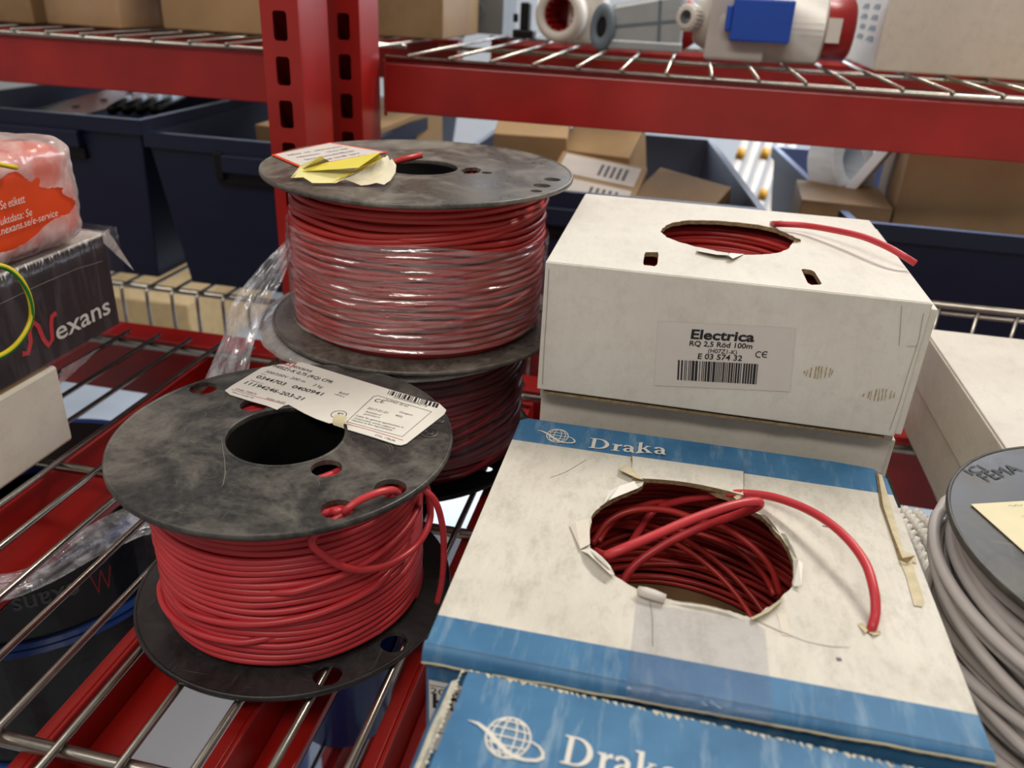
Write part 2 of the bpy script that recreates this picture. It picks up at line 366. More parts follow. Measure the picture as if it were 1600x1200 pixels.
# second rack lower beam
beam('red beam at the back of the upper shelf, left of the posts', -1.3, -.37, 1.36, .215, .281, .035)
beam('red beam at the back of the upper shelf, right of the posts', -.33, 1.1, 1.42, .205, .2815, .035)
beam('red beam of the rear rack under the bins on the right', -.33, 1.1, .925, -.105, -.04, .035)
def deck(name, label, x0, x1, y0, y1, ztop, step, xoff, rails, rr=.0024, rl=.0042, lip=None, liprail=True):
    r = thing(name, label, 'wire shelf', ((x0+x1)/2, (y0+y1)/2, ztop-.01))
    mb = MB(); k = math.ceil((x0-xoff)/step)
    while xoff+k*step < x1:
        x = xoff+k*step; pts = [(x, y0, ztop-rr), (x, y1, ztop-rr)]
        if lip: pts = [(x, y0-.001, ztop-rr-lip), (x, y0, ztop-rr-.004), (x, y0+.004, ztop-rr), (x, y1, ztop-rr)]
        mb.tube(pts, rr, 'zinc', 8); k += 1
    mb.build('rods', r)
    for y in rails:
        q = MB(); q.tube([(x0, y, ztop-2*rr-rl+.001), (x1, y, ztop-2*rr-rl+.001)], rl, 'zinc', 10); q.build('cross_rail', r)
    if lip:
        q = MB(); q.tube([(x0, y0-.002, ztop-lip), (x1, y0-.002, ztop-lip)], rr, 'zinc', 8); q.build('lip_rail', r)
    return r
deck('wire_shelf', 'zinc wire shelf deck carrying the reels and cartons', -1.1, .95, -.02, .733, 0, .0373, -.1246, (.008, .2436, .4805, .714))
r = thing('wire_backstop', 'upright zinc wire grid rising behind the white carton at right', 'wire guard', (.55, .83, -.01))
mb = MB()
for k in range(26):
    x = .02+k*.0362; mb.tube([(x, .83, -.01), (x, .83, .096)], .002, 'zinc', 8)
mb.build('upright_wire', r); mb = MB(); mb.tube([(0, .83, .098), (.95, .83, .098)], .0038, 'zinc', 10); mb.build('top_rail', r)
mb = MB(); mb.tube([(0, .835, .088), (.95, .835, .088)], .0022, 'zinc', 8); mb.build('lower_rail', r)
deck('wire_shelf', 'zinc wire shelf of the rear rack under the large blue bins', -1.3, -.372, .915, 1.5, -.024, .0373, -1.2, (.935, 1.2, 1.45), lip=.07)
deck('wire_shelf', 'zinc wire shelf of the rear rack hidden behind the white cartons', -.33, 1.1, .915, 1.5, -.05, .0373, -.3, (1.2, 1.45), lip=.04)
deck('wire_shelf', 'upper wire shelf at left of the posts with brown cartons', -1.4, -.37, .898, 1.7, .290, .046, -1.25, (.905, 1.1, 1.4), rr=.0019, rl=.0028)
deck('wire_shelf', 'upper wire shelf at right of the posts with grey connectors', -.328, 1.1, .898, 1.7, .291, .046, -.30, (.905, 1.11, 1.4), rr=.0019, rl=.0028)
deck('wire_shelf', 'lower wire shelf seen through the gaps beneath the reels', -1.2, .95, 0, .733, -.30, .0373, -.11, (.02, .2, .38, .56, .72))
def support(label, x, w, y0=.0, y1=.73, z1=-.016, h=.034):
    mb = MB(); mb.box(x, x+.003, y0, y1, z1-h, z1, 'red'); mb.box(x+.003, x+w, y0, y1, z1-h, z1-h+.003, 'red'); mb.box(x-.008, x, y0, y1, z1-.003, z1, 'red')
    mb.box(x+w-.002, x+w, y0, y1, z1-h, z1-h+.008, 'red')
    return solo(mb, 'shelf_support', label, 'shelf support', bevel=.001)
support('red channel under the wire shelf beside the white carton at left', -.474, .05)
support('red channel under the wire shelf left of the front black reel', -.293, .028)
support('red channel under the wire shelf below the front black reel', -.196, .028)
support('red channel under the wire shelf between the reel and blue carton', -.115, .02)
beam('red beam of the lower shelf seen through the wires', -1.2, .95, .739, -.39, -.31, .03)
for x in (-.48, -.25, -.14):
    support({-.48: 'red channel of the lower shelf at far left', -.25: 'red channel of the lower shelf left of the perforated post', -.14: 'red channel of the lower shelf next to the blue carton'}[x], x, .03, 0, .73, -.322, .05)

# ---------------------------------------------------------------- reels
def wound(mb, cx, cy, z0, z1, r0, d, mat, bulge=0, seed=0, jit=1.0, n=84, under=None, ns=8):
    turns = (z1-z0-d)/(d*.985); N = int(turns*n); pts = []
    for i in range(N+1):
        a = 2*PI*i/n; s_ = i/N; th = a % (2*PI)
        zz = z0+d/2+s_*(z1-z0-d)
        nz = noise.noise(Vector((math.cos(th)*1.3+seed, math.sin(th)*1.3, i/n*.55+seed)))
        nr = noise.noise(Vector((math.cos(th)*1.6+seed, math.sin(th)*1.6+9, i/n*1.7)))
        env = min(1, s_*8, (1-s_)*8)
        zz += jit*env*nz*d*.9; rr = r0-d/2+bulge*math.sin(PI*s_)+jit*nr*d*.28
        pts.append((cx+rr*math.cos(a), cy+rr*math.sin(a), zz))
    mb.tube(pts, d/2*1.01, mat, ns)
    mb.lathe([(r0-d*1.1, z0), (r0-d*1.0+bulge*.4, z0+(z1-z0)*.25), (r0-d*1.0+bulge*.6, (z0+z1)/2), (r0-d*1.0+bulge*.4, z0+(z1-z0)*.75), (r0-d*1.1, z1)], under or mat, (cx, cy, 0), 48)
def spiral(mb, cx, cy, z, ra, rb, d, mat):
    n = 60; T_ = int((rb-ra)/(d*.98)*n); mb.tube([(cx+(ra+d*.98*i/n)*math.cos(2*PI*i/n), cy+(ra+d*.98*i/n)*math.sin(2*PI*i/n), z) for i in range(T_)], d/2, mat, 6)
def stray(mb, cx, cy, r0, d, mat, a0, a1, za, zb, lift=.6, n=40, amp=0):
    pts = []
    for i in range(n+1):
        s_ = i/n; a = a0+(a1-a0)*s_; e = math.sin(PI*s_)
        rr = r0+d*(-1.1+(.8+lift)*min(1, 6*s_, 6*(1-s_)))
        pts.append((cx+rr*math.cos(a), cy+rr*math.sin(a), za+(zb-za)*s_+amp*e))
    mb.tube(pts, d/2, mat, 8)
def reel(name, label, cx, cy, z0, R, h, hub, mats, holes_top=(), holes_bot=(), th=.0035, cat='cable reel', hub_hole=None, dy_bot=0):
    r = thing(name, label, cat, (cx, cy, z0)); lipw = .0022
    for nm, z, hs, mt in (('bottom_flange', z0, holes_bot, mats[1]), ('top_flange', z0+h-th, holes_top, mats[0])):
        mb = MB(); hh = hub_hole or hub
        loops = [circle(cx, cy, R-.0012, 96), circle(cx, cy, hh, 64)]+[circle(*q) if len(q) < 5 else q for q in hs]
        plate(mb, loops, th-.0004, mt, z=z+th/2)
        mb.lathe([(R-lipw, th-.0001), (R-lipw*.6, th+.0006), (R-.0004, th+.0002), (R, th*.5), (R-.0004, -.0001+.0002), (R-lipw, .0001)], mt, (cx, cy, z), 96)
        mb.lathe([(hh, .0002), (hh, th), (hh+.0008, th+.0005), (hh+.002, th)], mt, (cx, cy, z), 64)
        mb.build(nm, r)
    mb = MB(); mb.lathe([(hub, z0+th), (hub, z0+h-th), (hub+.002, z0+h-th), (hub+.002, z0+th)], 'hub_shade', (cx, cy, 0), 48, closed=True); mb.build('hub', r)
    return r
# front reel
CX, CY, H1 = -.2083, .3880, .114
def hz(u, v, z): p = onz(u, v, z); return (p.x, p.y)
hs = [(*hz(u, v, H1), .0088, 24) for u, v in ((318, 606), (397, 632), (510, 731), (527, 795), (610, 762))]
hs.append((*hz(395, 595, H1), .0088, 24))
hb = [(CX+.088*math.cos(a), CY+.088*math.sin(a), .0085, 24) for a in (-.95, -.45, 2.6)]
R1 = reel('cable_reel', 'black flanged reel of bright red cable in front, with torn white label', CX, CY, .001, .1, H1-.001, .0345, ('black1', 'black3'), hs, hb)
mb = MB(); wound(mb, CX, CY, .0050, H1-.0035, .0815, .0043, 'redcable', 0, 1.0, .75, 90)
for a0, a1, za, zb in ((-2.3, -.2, .034, .052), (-2.9, -1.2, .016, .030), (-1.4, .3, .060, .080)):
    stray(mb, CX, CY, .0815, .0041, 'redcable', a0, a1, za, zb)
spiral(mb, CX, CY, H1-.0072, .041, .076, .0043, 'redcable'); mb.build('wound_cable', R1)
# loose end: from flange hole over the edge and back
z = H1
pts = [onz(538, 800, z-.004), onz(541, 797, z+.001), onz(560, 783, z+.0045), onz(590, 770, z+.0055), onz(612, 766, z+.003), onz(622, 770, z-.004)]
mb = MB(); mb.tube(spline(pts, 8), .0021, 'redcable', 10)
def cyl(a, zz, rr): return Vector((CX+rr*math.cos(a), CY+rr*math.sin(a), zz))
lp = [onz(527, 796, z-.003)]
p1 = [onz(541, 800, z-.004), cyl(-.98, .100, .0875), cyl(-.92, .088, .0885), cyl(-.75, .073, .0875), cyl(-.5, .064, .087), cyl(-.22, .062, .0885), cyl(-.05, .070, .091), cyl(.03, .084, .0885), cyl(.06, .102, .082)]
mb.tube(spline(p1, 8), .0021, 'redcable', 10)
p2 = [cyl(-.28, .106, .082), cyl(-.26, .1085, .091), cyl(-.22, .101, .101), cyl(-.17, .082, .104), cyl(-.15, .060, .1045), cyl(-.15, .038, .1035), cyl(-.155, .02, .1005)]
mb.tube(spline(p2, 8), .0019, 'redcable', 10)
mb.tube(spline([onz(517, 800, z-.006), onz(527, 799, z-.003), onz(539, 801, z-.007)], 6), .0021, 'redcable', 8)
mb.build('loose_cable_end', part(R1, 'wound_cable'))
# label
LZ = H1+.0006
def lp2(x, y, cx_=320, cy_=540, k=3.81): return onz(cx_+x/k, cy_+y/k, LZ)
out = [lp2(*p) for p in ((120, 268), (160, 240), (340, 132), (460, 110), (580, 100), (700, 138), (900, 200), (1100, 262), (1300, 322), (1395, 345), (1438, 385), (1425, 410), (1200, 585), (1170, 594), (1140, 590), (1000, 545), (850, 500), (845, 470), (800, 458), (740, 463), (660, 435), (590, 402), (500, 352), (470, 358), (430, 382), (370, 358), (270, 330), (150, 292))]
mb = MB(); plate(mb, [[(p.x, p.y) for p in out]], .0004, 'label', z=LZ)
TZ = Vector((0, 0, .00035))
o0 = onz(368, 603, LZ); bx = (lp2(580, 328)-lp2(240, 228)).normalized(); by = Vector((-bx.y, bx.x, 0))
def ltext(s, q0, q1, cap, mat='ink', bold=.012, k=3.81, ox=320, oy=540):
    a = onz(ox+q0[0]/k, oy+q0[1]/k, LZ)+TZ; b = onz(ox+q1[0]/k, oy+q1[1]/k, LZ)+TZ
    d = (b-a).normalized(); text(mb, s, a, b, Vector((-d.y, d.x, 0)), cap, mat, bold)
ltext('11194246-203-21', (232, 228), (575, 328), .0045)
ltext('0344703', (300, 192), (468, 240), .0045); ltext('0400941', (512, 252), (690, 300), .0045)
ltext('300/500V', (355, 160), (485, 196), .0034, 'ink2', 0); ltext('200 m', (505, 198), (590, 222), .0034, 'ink2', 0); ltext('2 kg', (640, 240), (695, 256), .0034, 'ink2', 0)
ltext('H05Z1-K 0,75 (RQ) CPR', (405, 128), (752, 228), .0040); ltext('exans', (520, 130), (630, 162), .0046, 'ink2', .01)
ltext('R\u00f6d', (795, 288), (848, 298), .0032, 'ink2', 0); ltext('H07Z-K', (770, 294), (830, 312), .0016, 'ink2', 0)
ltext('2020-10-07', (358, 320), (470, 350), .0026, 'ink2', 0); ltext('Order 750673', (180, 262), (300, 296), .0022, 'ink2', 0)
ltext('Nexans Sweden AB', (160, 280), (285, 318), .0016, 'ink2', 0); ltext('E-nr', (335, 172), (365, 180), .0015, 'ink2', 0); ltext('Reference no', (270, 210), (345, 232), .0015, 'ink2', 0)
def lrib(pts, wd, mat, k=3.81):
    P = [onz(320+x/k, 540+y/k, LZ)+TZ for x, y in pts]; q = [(p.x, p.y) for p in P]
    mb.ribbon(q, wd, lambda x, y: Vector((x, y, LZ+.00037)), mat)
lrib([(450, 112), (475, 112), (500, 122), (508, 108), (545, 106), (525, 122), (505, 132)], .0012, 'inkr')
lrib([(160, 262), (300, 305), (478, 352)], .0004, 'inkr'); lrib([(845, 468), (1000, 510), (1180, 566)], .0004, 'inkr')
lrib([(1030, 300), (1350, 396), (1175, 545), (845, 455), (1005, 305), (1030, 300)], .0004, 'ink')
a = onz(320+1100/3.81, 540+268/3.81, LZ)+TZ; b = onz(320+1400/3.81, 540+350/3.81, LZ)+TZ; e = onz(320+1085/3.81, 540+292/3.81, LZ)+TZ
barcode(mb, e, b-a, a-e, 64, 'ink')
ltext('230000084216', (1120, 312), (1320, 368), .0026, 'ink2', 0)
ltext('CE', (1005, 335), (1062, 345), .0045, 'ink', 0); ltext('DoP/NO. 02 m2', (1070, 330), (1205, 368), .0026, 'ink', 0)
ltext('2017-01-01', (965, 378), (1085, 408), .0026, 'ink2', 0); ltext('Declaration of', (955, 398), (1045, 420), .002, 'ink2', 0); ltext('performance no', (945, 412), (1040, 434), .0019, 'ink2', 0)
ltext('Cable for general applications in', (895, 422), (1180, 494), .0021, 'ink2', 0); ltext('construction works subject to', (885, 436), (1130, 500), .0021, 'ink2', 0); ltext('reaction to fire requirements', (872, 448), (1112, 510), .0021, 'ink2', 0)
ltext('Category', (1155, 400), (1235, 420), .002, 'ink2', 0); ltext('402', (1130, 420), (1170, 432), .0024, 'ink2', 0); ltext('STO, 178x86', (1010, 538), (1130, 574), .0019, 'ink2', 0)
sc_ = onz(320+798/3.81, 540+412/3.81, LZ); q = [(sc_.x+.0048*math.cos(a_*PI/12), sc_.y+.0048*math.sin(a_*PI/12)) for a_ in range(25)]
mb.ribbon(q, .0004, lambda x, y: Vector((x, y, LZ+.00037)), 'ink'); text(mb, 'S', (sc_.x-.002, sc_.y-.0025, LZ+.00037), (sc_.x+.002, sc_.y-.0035, LZ+.00037), (.2, 1, 0), .0055, 'ink', 0)
LB = mb.build('paper_label', part(R1, 'top_flange'))
# curled torn tab at label edge
mb = MB(); a = onz(525, 661, LZ+.001); T0 = Vector((.010, -.004, 0))
rows = [[a+T0*s_+Vector((-.002*math.sin(t_)-.001*s_, -.003*math.cos(t_), .0025-.003*math.cos(t_)*.8+.001*s_)) for t_ in (.2, .8, 1.4, 2.2, 3.0)] for s_ in (0, .35, .7, 1)]
mb.grid(rows, 'label_y'); mb.build('torn_label_tab', R1)
# embossed maker rings on flange
for (u, v, rr) in ((670, 676, .006), (684, 656, .0045)):
    p = onz(u, v, H1); mb = MB()
    mb.lathe([(rr, .0002), (rr-.0006, .0006), (rr-.0012, .0002)], 'black1', (p.x, p.y, H1), 28); mb.lathe([(rr*.5, .0002), (rr*.45, .0005), (rr*.35, .0002)], 'black1', (p.x, p.y, H1), 20)
    mb.build('embossed_mark', part(R1, 'top_flange'))

mb = MB(); rnd = random.Random(21)
for i in range(46):
    a = rnd.uniform(0, 2*PI); rr = rnd.uniform(.045, .09); x, y = CX+rr*math.cos(a), CY+rr*math.sin(a); d = rnd.choice((1.3, 1.5, .2, rnd.uniform(0, 3))); l_ = rnd.uniform(.004, .02)*(1 if i % 3 else .5)
    P = [(x+math.cos(d+.15*k)*l_*k/4, y+math.sin(d+.15*k)*l_*k/4) for k in range(5)]
    if all((p[0]-CX)**2+(p[1]-CY)**2 < .0088 and (p[0]-CX)**2+(p[1]-CY)**2 > .0014 for p in P) and all((p[0]-h_[0])**2+(p[1]-h_[1])**2 > .0001 for p in P for h_ in hs): mb.ribbon(P, [.00008, .0002, .0003, .0002, .00006], lambda x, y: Vector((x, y, H1+.0002)), 'scuff')
P = [(346, 683), (348, 700), (351, 720), (352, 740), (349, 757), (345, 762)]; mb.ribbon([hz(u, v, H1) for u, v in P], [.0002, .0004, .0004, .0005, .0005, .0001], lambda x, y: Vector((x, y, H1+.0002)), 'scuff')
sc1 = mb.build('scratches', part(R1, 'top_flange')); sc1['kind'] = 'stuff'
# third reel (bottom, dark film) and second reel on top of it
C3 = (-.2065, .600); H3 = .1085
h3 = [(*hz(760, 731, .004), .006, 20)]
R3 = reel('cable_reel', 'film-wrapped reel of dark red cable underneath the larger red reel', C3[0], C3[1], .001, .115, H3, .035, ('black2', 'dark'), [(*hz(708, 541, .112), .008, 24)], h3)
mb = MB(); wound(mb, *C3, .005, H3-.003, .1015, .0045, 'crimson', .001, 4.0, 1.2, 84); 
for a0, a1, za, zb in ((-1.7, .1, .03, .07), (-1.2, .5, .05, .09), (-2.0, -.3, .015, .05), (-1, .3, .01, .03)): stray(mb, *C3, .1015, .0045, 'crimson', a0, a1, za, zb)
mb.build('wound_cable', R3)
Z3 = H3+.0012
mb = MB()
n = 96; rows = []
for r_, zz in ((.036, .0008), (.07, .0012), (.105, .0012), (.1155, .0005), (.1165, -.003), (.1135, -.012), (.1055, -.028), (.1045, -.06), (.105, -.088)):
    row = []
    for k in range(n+1):
        a = 2*PI*k/n; j = noise.noise(Vector((math.cos(a)*9, math.sin(a)*9, r_*8)))*.0012
        row.append(Vector((C3[0]+(r_+j)*math.cos(a), C3[1]+(r_+j)*math.sin(a), Z3+zz+(abs(j)*.5 if zz > 0 else 0))))
    rows.append(row)
mb.grid(rows[:5], 'wrap_r'); mb.grid(rows[4:], 'wrap_d'); mb.build('stretch_film', R3)
def sticker(name, px, z, mat, parent, border=None, th=.0004):
    P = [onz(u, v, z) for u, v in px]; q = [(p.x, p.y) for p in P]; mb = MB()
    c_ = (sum(p[0] for p in q)/len(q), sum(p[1] for p in q)/len(q))
    if border:
        plate(mb, [q], th, border, z=z); q2 = [(c_[0]+(p[0]-c_[0])*.93, c_[1]+(p[1]-c_[1])*.93) for p in q]; plate(mb, [q2], th*.5, mat, z=z+th*.6)
    else: plate(mb, [q], th, mat, z=z)
    return mb
sticker('x', [(540, 545), (562, 548), (588, 556), (583, 560), (572, 561), (556, 556)], Z3+.0028, 'lime', R3).build('green_sticker', R3)
mb = MB()
plate(mb, [[hz(u, v, Z3+.0028) for u, v in ((430, 494), (436, 491), (456, 506), (440, 502))]], .0004, 'lime', z=Z3+.0028); mb.build('green_sticker', R3)
mb = sticker('x', [(706, 555), (732, 567), (765, 545), (735, 540)], Z3+.0028, 'label_g', R3, 'orange'); mb.build('bordered_label', R3)

C2 = (-.1925, .601); Z20 = H3+.0048; H2 = .1210; R2_ = .1178
ZT2 = Z20+H2
slot = [hz(u, v, ZT2) for u, v in ((720, 266), (728, 262), (744, 261), (752, 264), (750, 268), (742, 271), (726, 271))]
h2 = [slot, (*hz(761, 269.5, ZT2), .0042, 18), (*hz(863, 280, ZT2), .0064, 20), (*hz(847, 289.5, ZT2), .0064, 20), (*hz(838, 298, ZT2), .0042, 20)]
zb = Z20+.003
h2b = [(*hz(841, 486, zb), .005, 18), (*hz(829, 500, zb), .006, 20), (*hz(824, 511, zb), .004, 20)]
R22 = reel('cable_reel', 'grey-black reel of red cable under clear film, topmost of the rear pair', C2[0], C2[1], Z20, R2_, H2, .029, ('black2', 'black2'), h2, h2b, th=.003)
mb = MB(); wound(mb, *C2, Z20+.003, ZT2-.003, .0985, .0048, 'redcable2', .0008, 7.0, .8, 90)
for a0, a1, za, zb_ in ((-2.4, -.4, .08, .095), (-1.6, .5, .09, .106), (-2.5, -1, .03, .05), (-1.9, 0, .02, .045), (-2.7, -.7, .055, .07)): stray(mb, *C2, .0985, .0046, 'redcable2', a0, a1, Z20+za, Z20+zb_, .3)
spiral(mb, *C2, ZT2-.0062, .036, .093, .0046, 'redcable2'); mb.build('wound_cable', R22)
mb = MB(); rows = []; n = 160
for i in range(118):
    s_ = i/117; zz = Z20+.010+s_*.070; row = []
    for k in range(n+1):
        a = 2*PI*k/n
        ph = 2.4*noise.noise(Vector((math.cos(a)*1.6, math.sin(a)*1.6, s_*3))); j = .0008*math.cos(2*PI*s_*14.5+ph)*(.6+.8*noise.noise(Vector((math.cos(a)*3, math.sin(a)*3, s_*9))))+noise.noise(Vector((math.cos(a)*5, math.sin(a)*5, s_*30)))*.0009+noise.noise(Vector((math.cos(a)*22, math.sin(a)*22, s_*40)))*.0003
        top = noise.noise(Vector((math.cos(a)*1.5, math.sin(a)*1.5, 3)))*.006*s_ + .006*math.cos(a+1.9)*s_
        row.append(Vector((C2[0]+(.1022+j)*math.cos(a), C2[1]+(.1022+j)*math.sin(a), zz+top)))
    rows.append(row)
mb.grid(rows, 'wrap'); mb.build('stretch_film', R22)
# hanging tail of film, from reel side down to the shelf at left
def sheet(mb, L, Rr, n, m_, mat, amp, seed):
    Ls = spline(L, n); Rs = spline(Rr, n); rows = []
    for i in range(len(Ls)):
        row = []
        for j in range(m_+1):
            t_ = j/m_; p = Ls[i].lerp(Rs[i], t_)
            k = noise.noise(Vector((t_*7+seed, i*.12, seed)))*amp + noise.noise(Vector((t_*16, i*.5, seed+5)))*amp*.4
            row.append(p+Vector((k*.3, -k, k*.2)))
        rows.append(row)
    mb.grid(rows, mat)
mb = MB()
L = [ony(450, 372, .602), ony(402, 422, .585), ony(362, 475, .565), ony(345, 535, .55), ony(318, 600, .53)]
Rr = [ony(458, 395, .590), ony(440, 440, .56), ony(415, 485, .545), ony(398, 530, .53), ony(384, 600, .51)]
sheet(mb, L, Rr, 8, 22, 'wrap_h', .006, 2); mb.build('hanging_film', part(R22, 'stretch_film'))
# label, yellow tape, ivory tape and cable stub on the top flange
mb = sticker('x', [(424, 242), (516, 223), (606, 238), (470, 262)], ZT2+.0006, 'label_g', R22, 'orange')
for i in range(5):
    a = onz(452+i*14, 243+i*3.4, ZT2+.0012); b = onz(535+i*10, 229+i*3.4, ZT2+.0012)
    d = (b-a).normalized(); rnd = random.Random(i); text(mb, ''.join(rnd.choice('lmnrtei il') for _ in range(16)).strip(), a, b, Vector((-d.y, d.x, 0)), .004, 'ink2', 0)
mb.build('bordered_label', part(R22, 'top_flange'))
def fold(pts, mat):
    mb.poly([onz(u, v, ZT2+h) for u, v, h in pts], mat)
mb = MB()
fold([(454, 278, .003), (470, 258, .004), (500, 244, .016), (515, 252, .010), (470, 266, .005)], 'yellow_l')
fold([(470, 262, .006), (505, 255, .010), (595, 238, .020), (560, 262, .012), (470, 268, .005)], 'yellow')
fold([(454, 278, .002), (470, 264, .006), (560, 266, .008), (525, 286, .002), (488, 286, .002), (474, 277, .003)], 'yellow_l')
fold([(515, 284, .003), (560, 262, .009), (592, 240, .019), (598, 247, .016), (570, 264, .010), (540, 276, .005)], 'yellow')
mb.build('yellow_tape', part(R22, 'top_flange'))
mb = MB()
rows = []
for i, (u, v, h, u2, v2, h2_) in enumerate(((528, 283, .003, 600, 290, .0015), (555, 276, .006, 610, 280, .003), (580, 262, .010, 618, 266, .004), (592, 249, .015, 619, 256, .006), (600, 243, .012, 612, 249, .008))):
    p = onz(u, v, ZT2+h); q_ = onz(u2, v2, ZT2+h2_); rows.append([p.lerp(q_, t_)+Vector((0, 0, .0015*math.sin(t_*9+i)))*1 for t_ in [k/6 for k in range(7)]])
mb.grid(rows, 'ivory'); mb.build('masking_tape', part(R22, 'top_flange'))
mb = MB(); mb.tube([onz(606, 256, ZT2+.004), onz(630, 249, ZT2+.006), onz(659, 242, ZT2+.009)], .0024, 'redcable2', 10); mb.build('cable_stub', part(R22, 'wound_cable'))

# right reel, grey cable
C4 = (.2805, .3885); H4 = .12
R4 = reel('cable_reel', 'reel of thick light grey cable cut off by the right edge', C4[0], C4[1], .001, .115, H4-.001, .032, ('black4', 'dark'))
mb = MB(); wound(mb, *C4, .005, H4-.006, .1045, .0064, 'greycable', .006, 11.0, 2.0, 84)
for a0, a1, za, zb_, lf in ((2.2, 4.6, .108, .060, 1.3), (2.6, 5.0, .075, .03, 1.0), (2.4, 4.4, .09, .085, .8), (2.5, 4.7, .05, .072, 1.1), (2.7, 4.9, .02, .045, .9), (2.3, 4.8, .10, .088, 1.4)):
    stray(mb, *C4, .1085, .0064, 'greycable', a0, a1, za, zb_, lf)
mb.build('wound_cable', R4)
a_, b_, c_ = [onz(u, v, H4+.0006) for u, v in ((1517, 788), (1600, 783), (1600, 862))]
d1 = (b_-a_).normalized(); d2 = (c_-a_).normalized()
P = [a_, a_+d1*.09, a_+d1*.09+d2*.08, a_+d2*.08]
mb = MB(); plate(mb, [[(p.x, p.y) for p in P]], .0004, 'label_y', z=H4+.0006)
for i in range(4):
    q0 = a_+d1*.020+d2*(.004+i*.010)+Vector((0, 0, .0005)); [mb.ribbon([(q0.x+d1.x*(t_+k*.0012), q0.y+d1.y*(t_+k*.0012)+.0007*math.sin(k*1.9+i)) for k in range(8)], .00025, lambda x, y: Vector((x, y, H4+.0012)), 'ink2') for t_ in (0, .011, .023, .034)]
mb.build('paper_label', part(R4, 'top_flange'))
for s_, u0, v0, u1, v1, cap in (('FEMA', 1545, 752, 1600, 735, .009), ('ICI', 1520, 742, 1543, 734, .007)):
    mb = MB()
    a = onz(u0, v0, H4+.0003); b = onz(u1, v1, H4+.0003); d = (b-a).normalized(); text(mb, s_, a, b, (-d.y, d.x, 0), cap, 'dark', 0)
    mb.build('embossed_mark', part(R4, 'top_flange'))

# ---------------------------------------------------------------- cartons
def shell(mb, x0, x1, y0, y1, z0, z1, t_, mat, inner='kraft2', top=False, mats=None):
    """four walls and floor with thickness"""
    mats = mats or {}
    g = lambda k: mats.get(k, mat)
    mb.box(x0, x1, y0, y0+t_, z0, z1, g('front')); mb.box(x0, x1, y1-t_, y1, z0, z1, g('back'))
    mb.box(x0, x0+t_, y0+t_, y1-t_, z0, z1, g('left')); mb.box(x1-t_, x1, y0+t_, y1-t_, z0, z1, g('right'))
    mb.box(x0+t_, x1-t_, y0+t_, y1-t_, z0, z0+t_, inner)
    e = .0003
    mb.add([(x0+t_, y0+t_+e, z0), (x1-t_, y0+t_+e, z0), (x1-t_, y0+t_+e, z1), (x0+t_, y0+t_+e, z1)], [(0, 1, 2, 3)], inner)
    mb.add([(x0+t_, y1-t_-e, z0), (x1-t_, y1-t_-e, z0), (x1-t_, y1-t_-e, z1), (x0+t_, y1-t_-e, z1)], [(0, 1, 2, 3)], inner)
    mb.add([(x0+t_+e, y0+t_, z0), (x0+t_+e, y1-t_, z0), (x0+t_+e, y1-t_, z1), (x0+t_+e, y0+t_, z1)], [(0, 1, 2, 3)], inner)
    mb.add([(x1-t_-e, y0+t_, z0), (x1-t_-e, y1-t_, z0), (x1-t_-e, y1-t_, z1), (x1-t_-e, y0+t_, z1)], [(0, 1, 2, 3)], inner)
def coil(name, label, cx, cy, z0, z1, rin_b, rin_t, rout, d, mat, seed, tail=None, nloop=40, jit=1.0, lean=0):
    r = thing(name, label, 'cable coil', (cx, cy, z0)); mb = MB(); rnd = random.Random(seed); n = 56
    def loop(rr, zz, jx, jy, tx, ty):
        pts = []
        ph = rnd.uniform(0, 6)
        for k in range(n):
            a = 2*PI*k/n; q = rr*(1+.02*jit*math.sin(2*a+ph))
            zq = min(max(zz+tx*math.cos(a)+ty*math.sin(a), z0+d/2), z1-d/2)
            pts.append((cx+jx+q*math.cos(a), cy+jy+q*math.sin(a), zq))
        mb.tube(pts, d/2, mat, 8, closed=True)
    layers = int((z1-z0)/(d*.98))
    for i in range(layers):
        s_ = i/max(1, layers-1); rin = rin_b+(rin_t-rin_b)*s_
        loop(rin+rnd.uniform(0, d*.6), z0+d/2+i*d*.98, rnd.uniform(-1, 1)*.0015*jit, rnd.uniform(-1, 1)*.0015*jit-lean*(1-s_), rnd.uniform(-1, 1)*.004*jit, rnd.uniform(-1, 1)*.004*jit)
        if not lean: loop(rout-d/2, z0+d/2+i*d*.98, 0, 0, 0, 0)
        else: loop(rin+d*1.1, z0+d/2+i*d*.98, 0, -lean*(1-s_), 0, 0)
    rr = rin_t+d
    while rr < rout-d:
        loop(rr, z1-d*.7-rnd.uniform(0, d*.5), rnd.uniform(-1, 1)*.001, rnd.uniform(-1, 1)*.001, rnd.uniform(-1, 1)*.002*jit, rnd.uniform(-1, 1)*.002*jit); rr += d*.97
    for i in range(nloop):
        s_ = rnd.uniform(.1, .9); rin = rin_b+(rin_t-rin_b)*s_
        loop(rin+rnd.uniform(-d*1.4, d), z0+s_*(z1-z0), rnd.uniform(-1, 1)*.004*jit, rnd.uniform(-1, 1)*.004*jit-lean*(1-s_), rnd.uniform(-1, 1)*.018*jit, rnd.uniform(-1, 1)*.012*jit)
    if not lean: mb.lathe([(rin_b+d, z0+.001), (rin_t+d, z1-d*1.4), (rout-d, z1-d*1.4), (rout-d, z0+.001)], mat, (cx, cy, 0), 40, closed=True)
    mb.build('wound_cable', r); return r

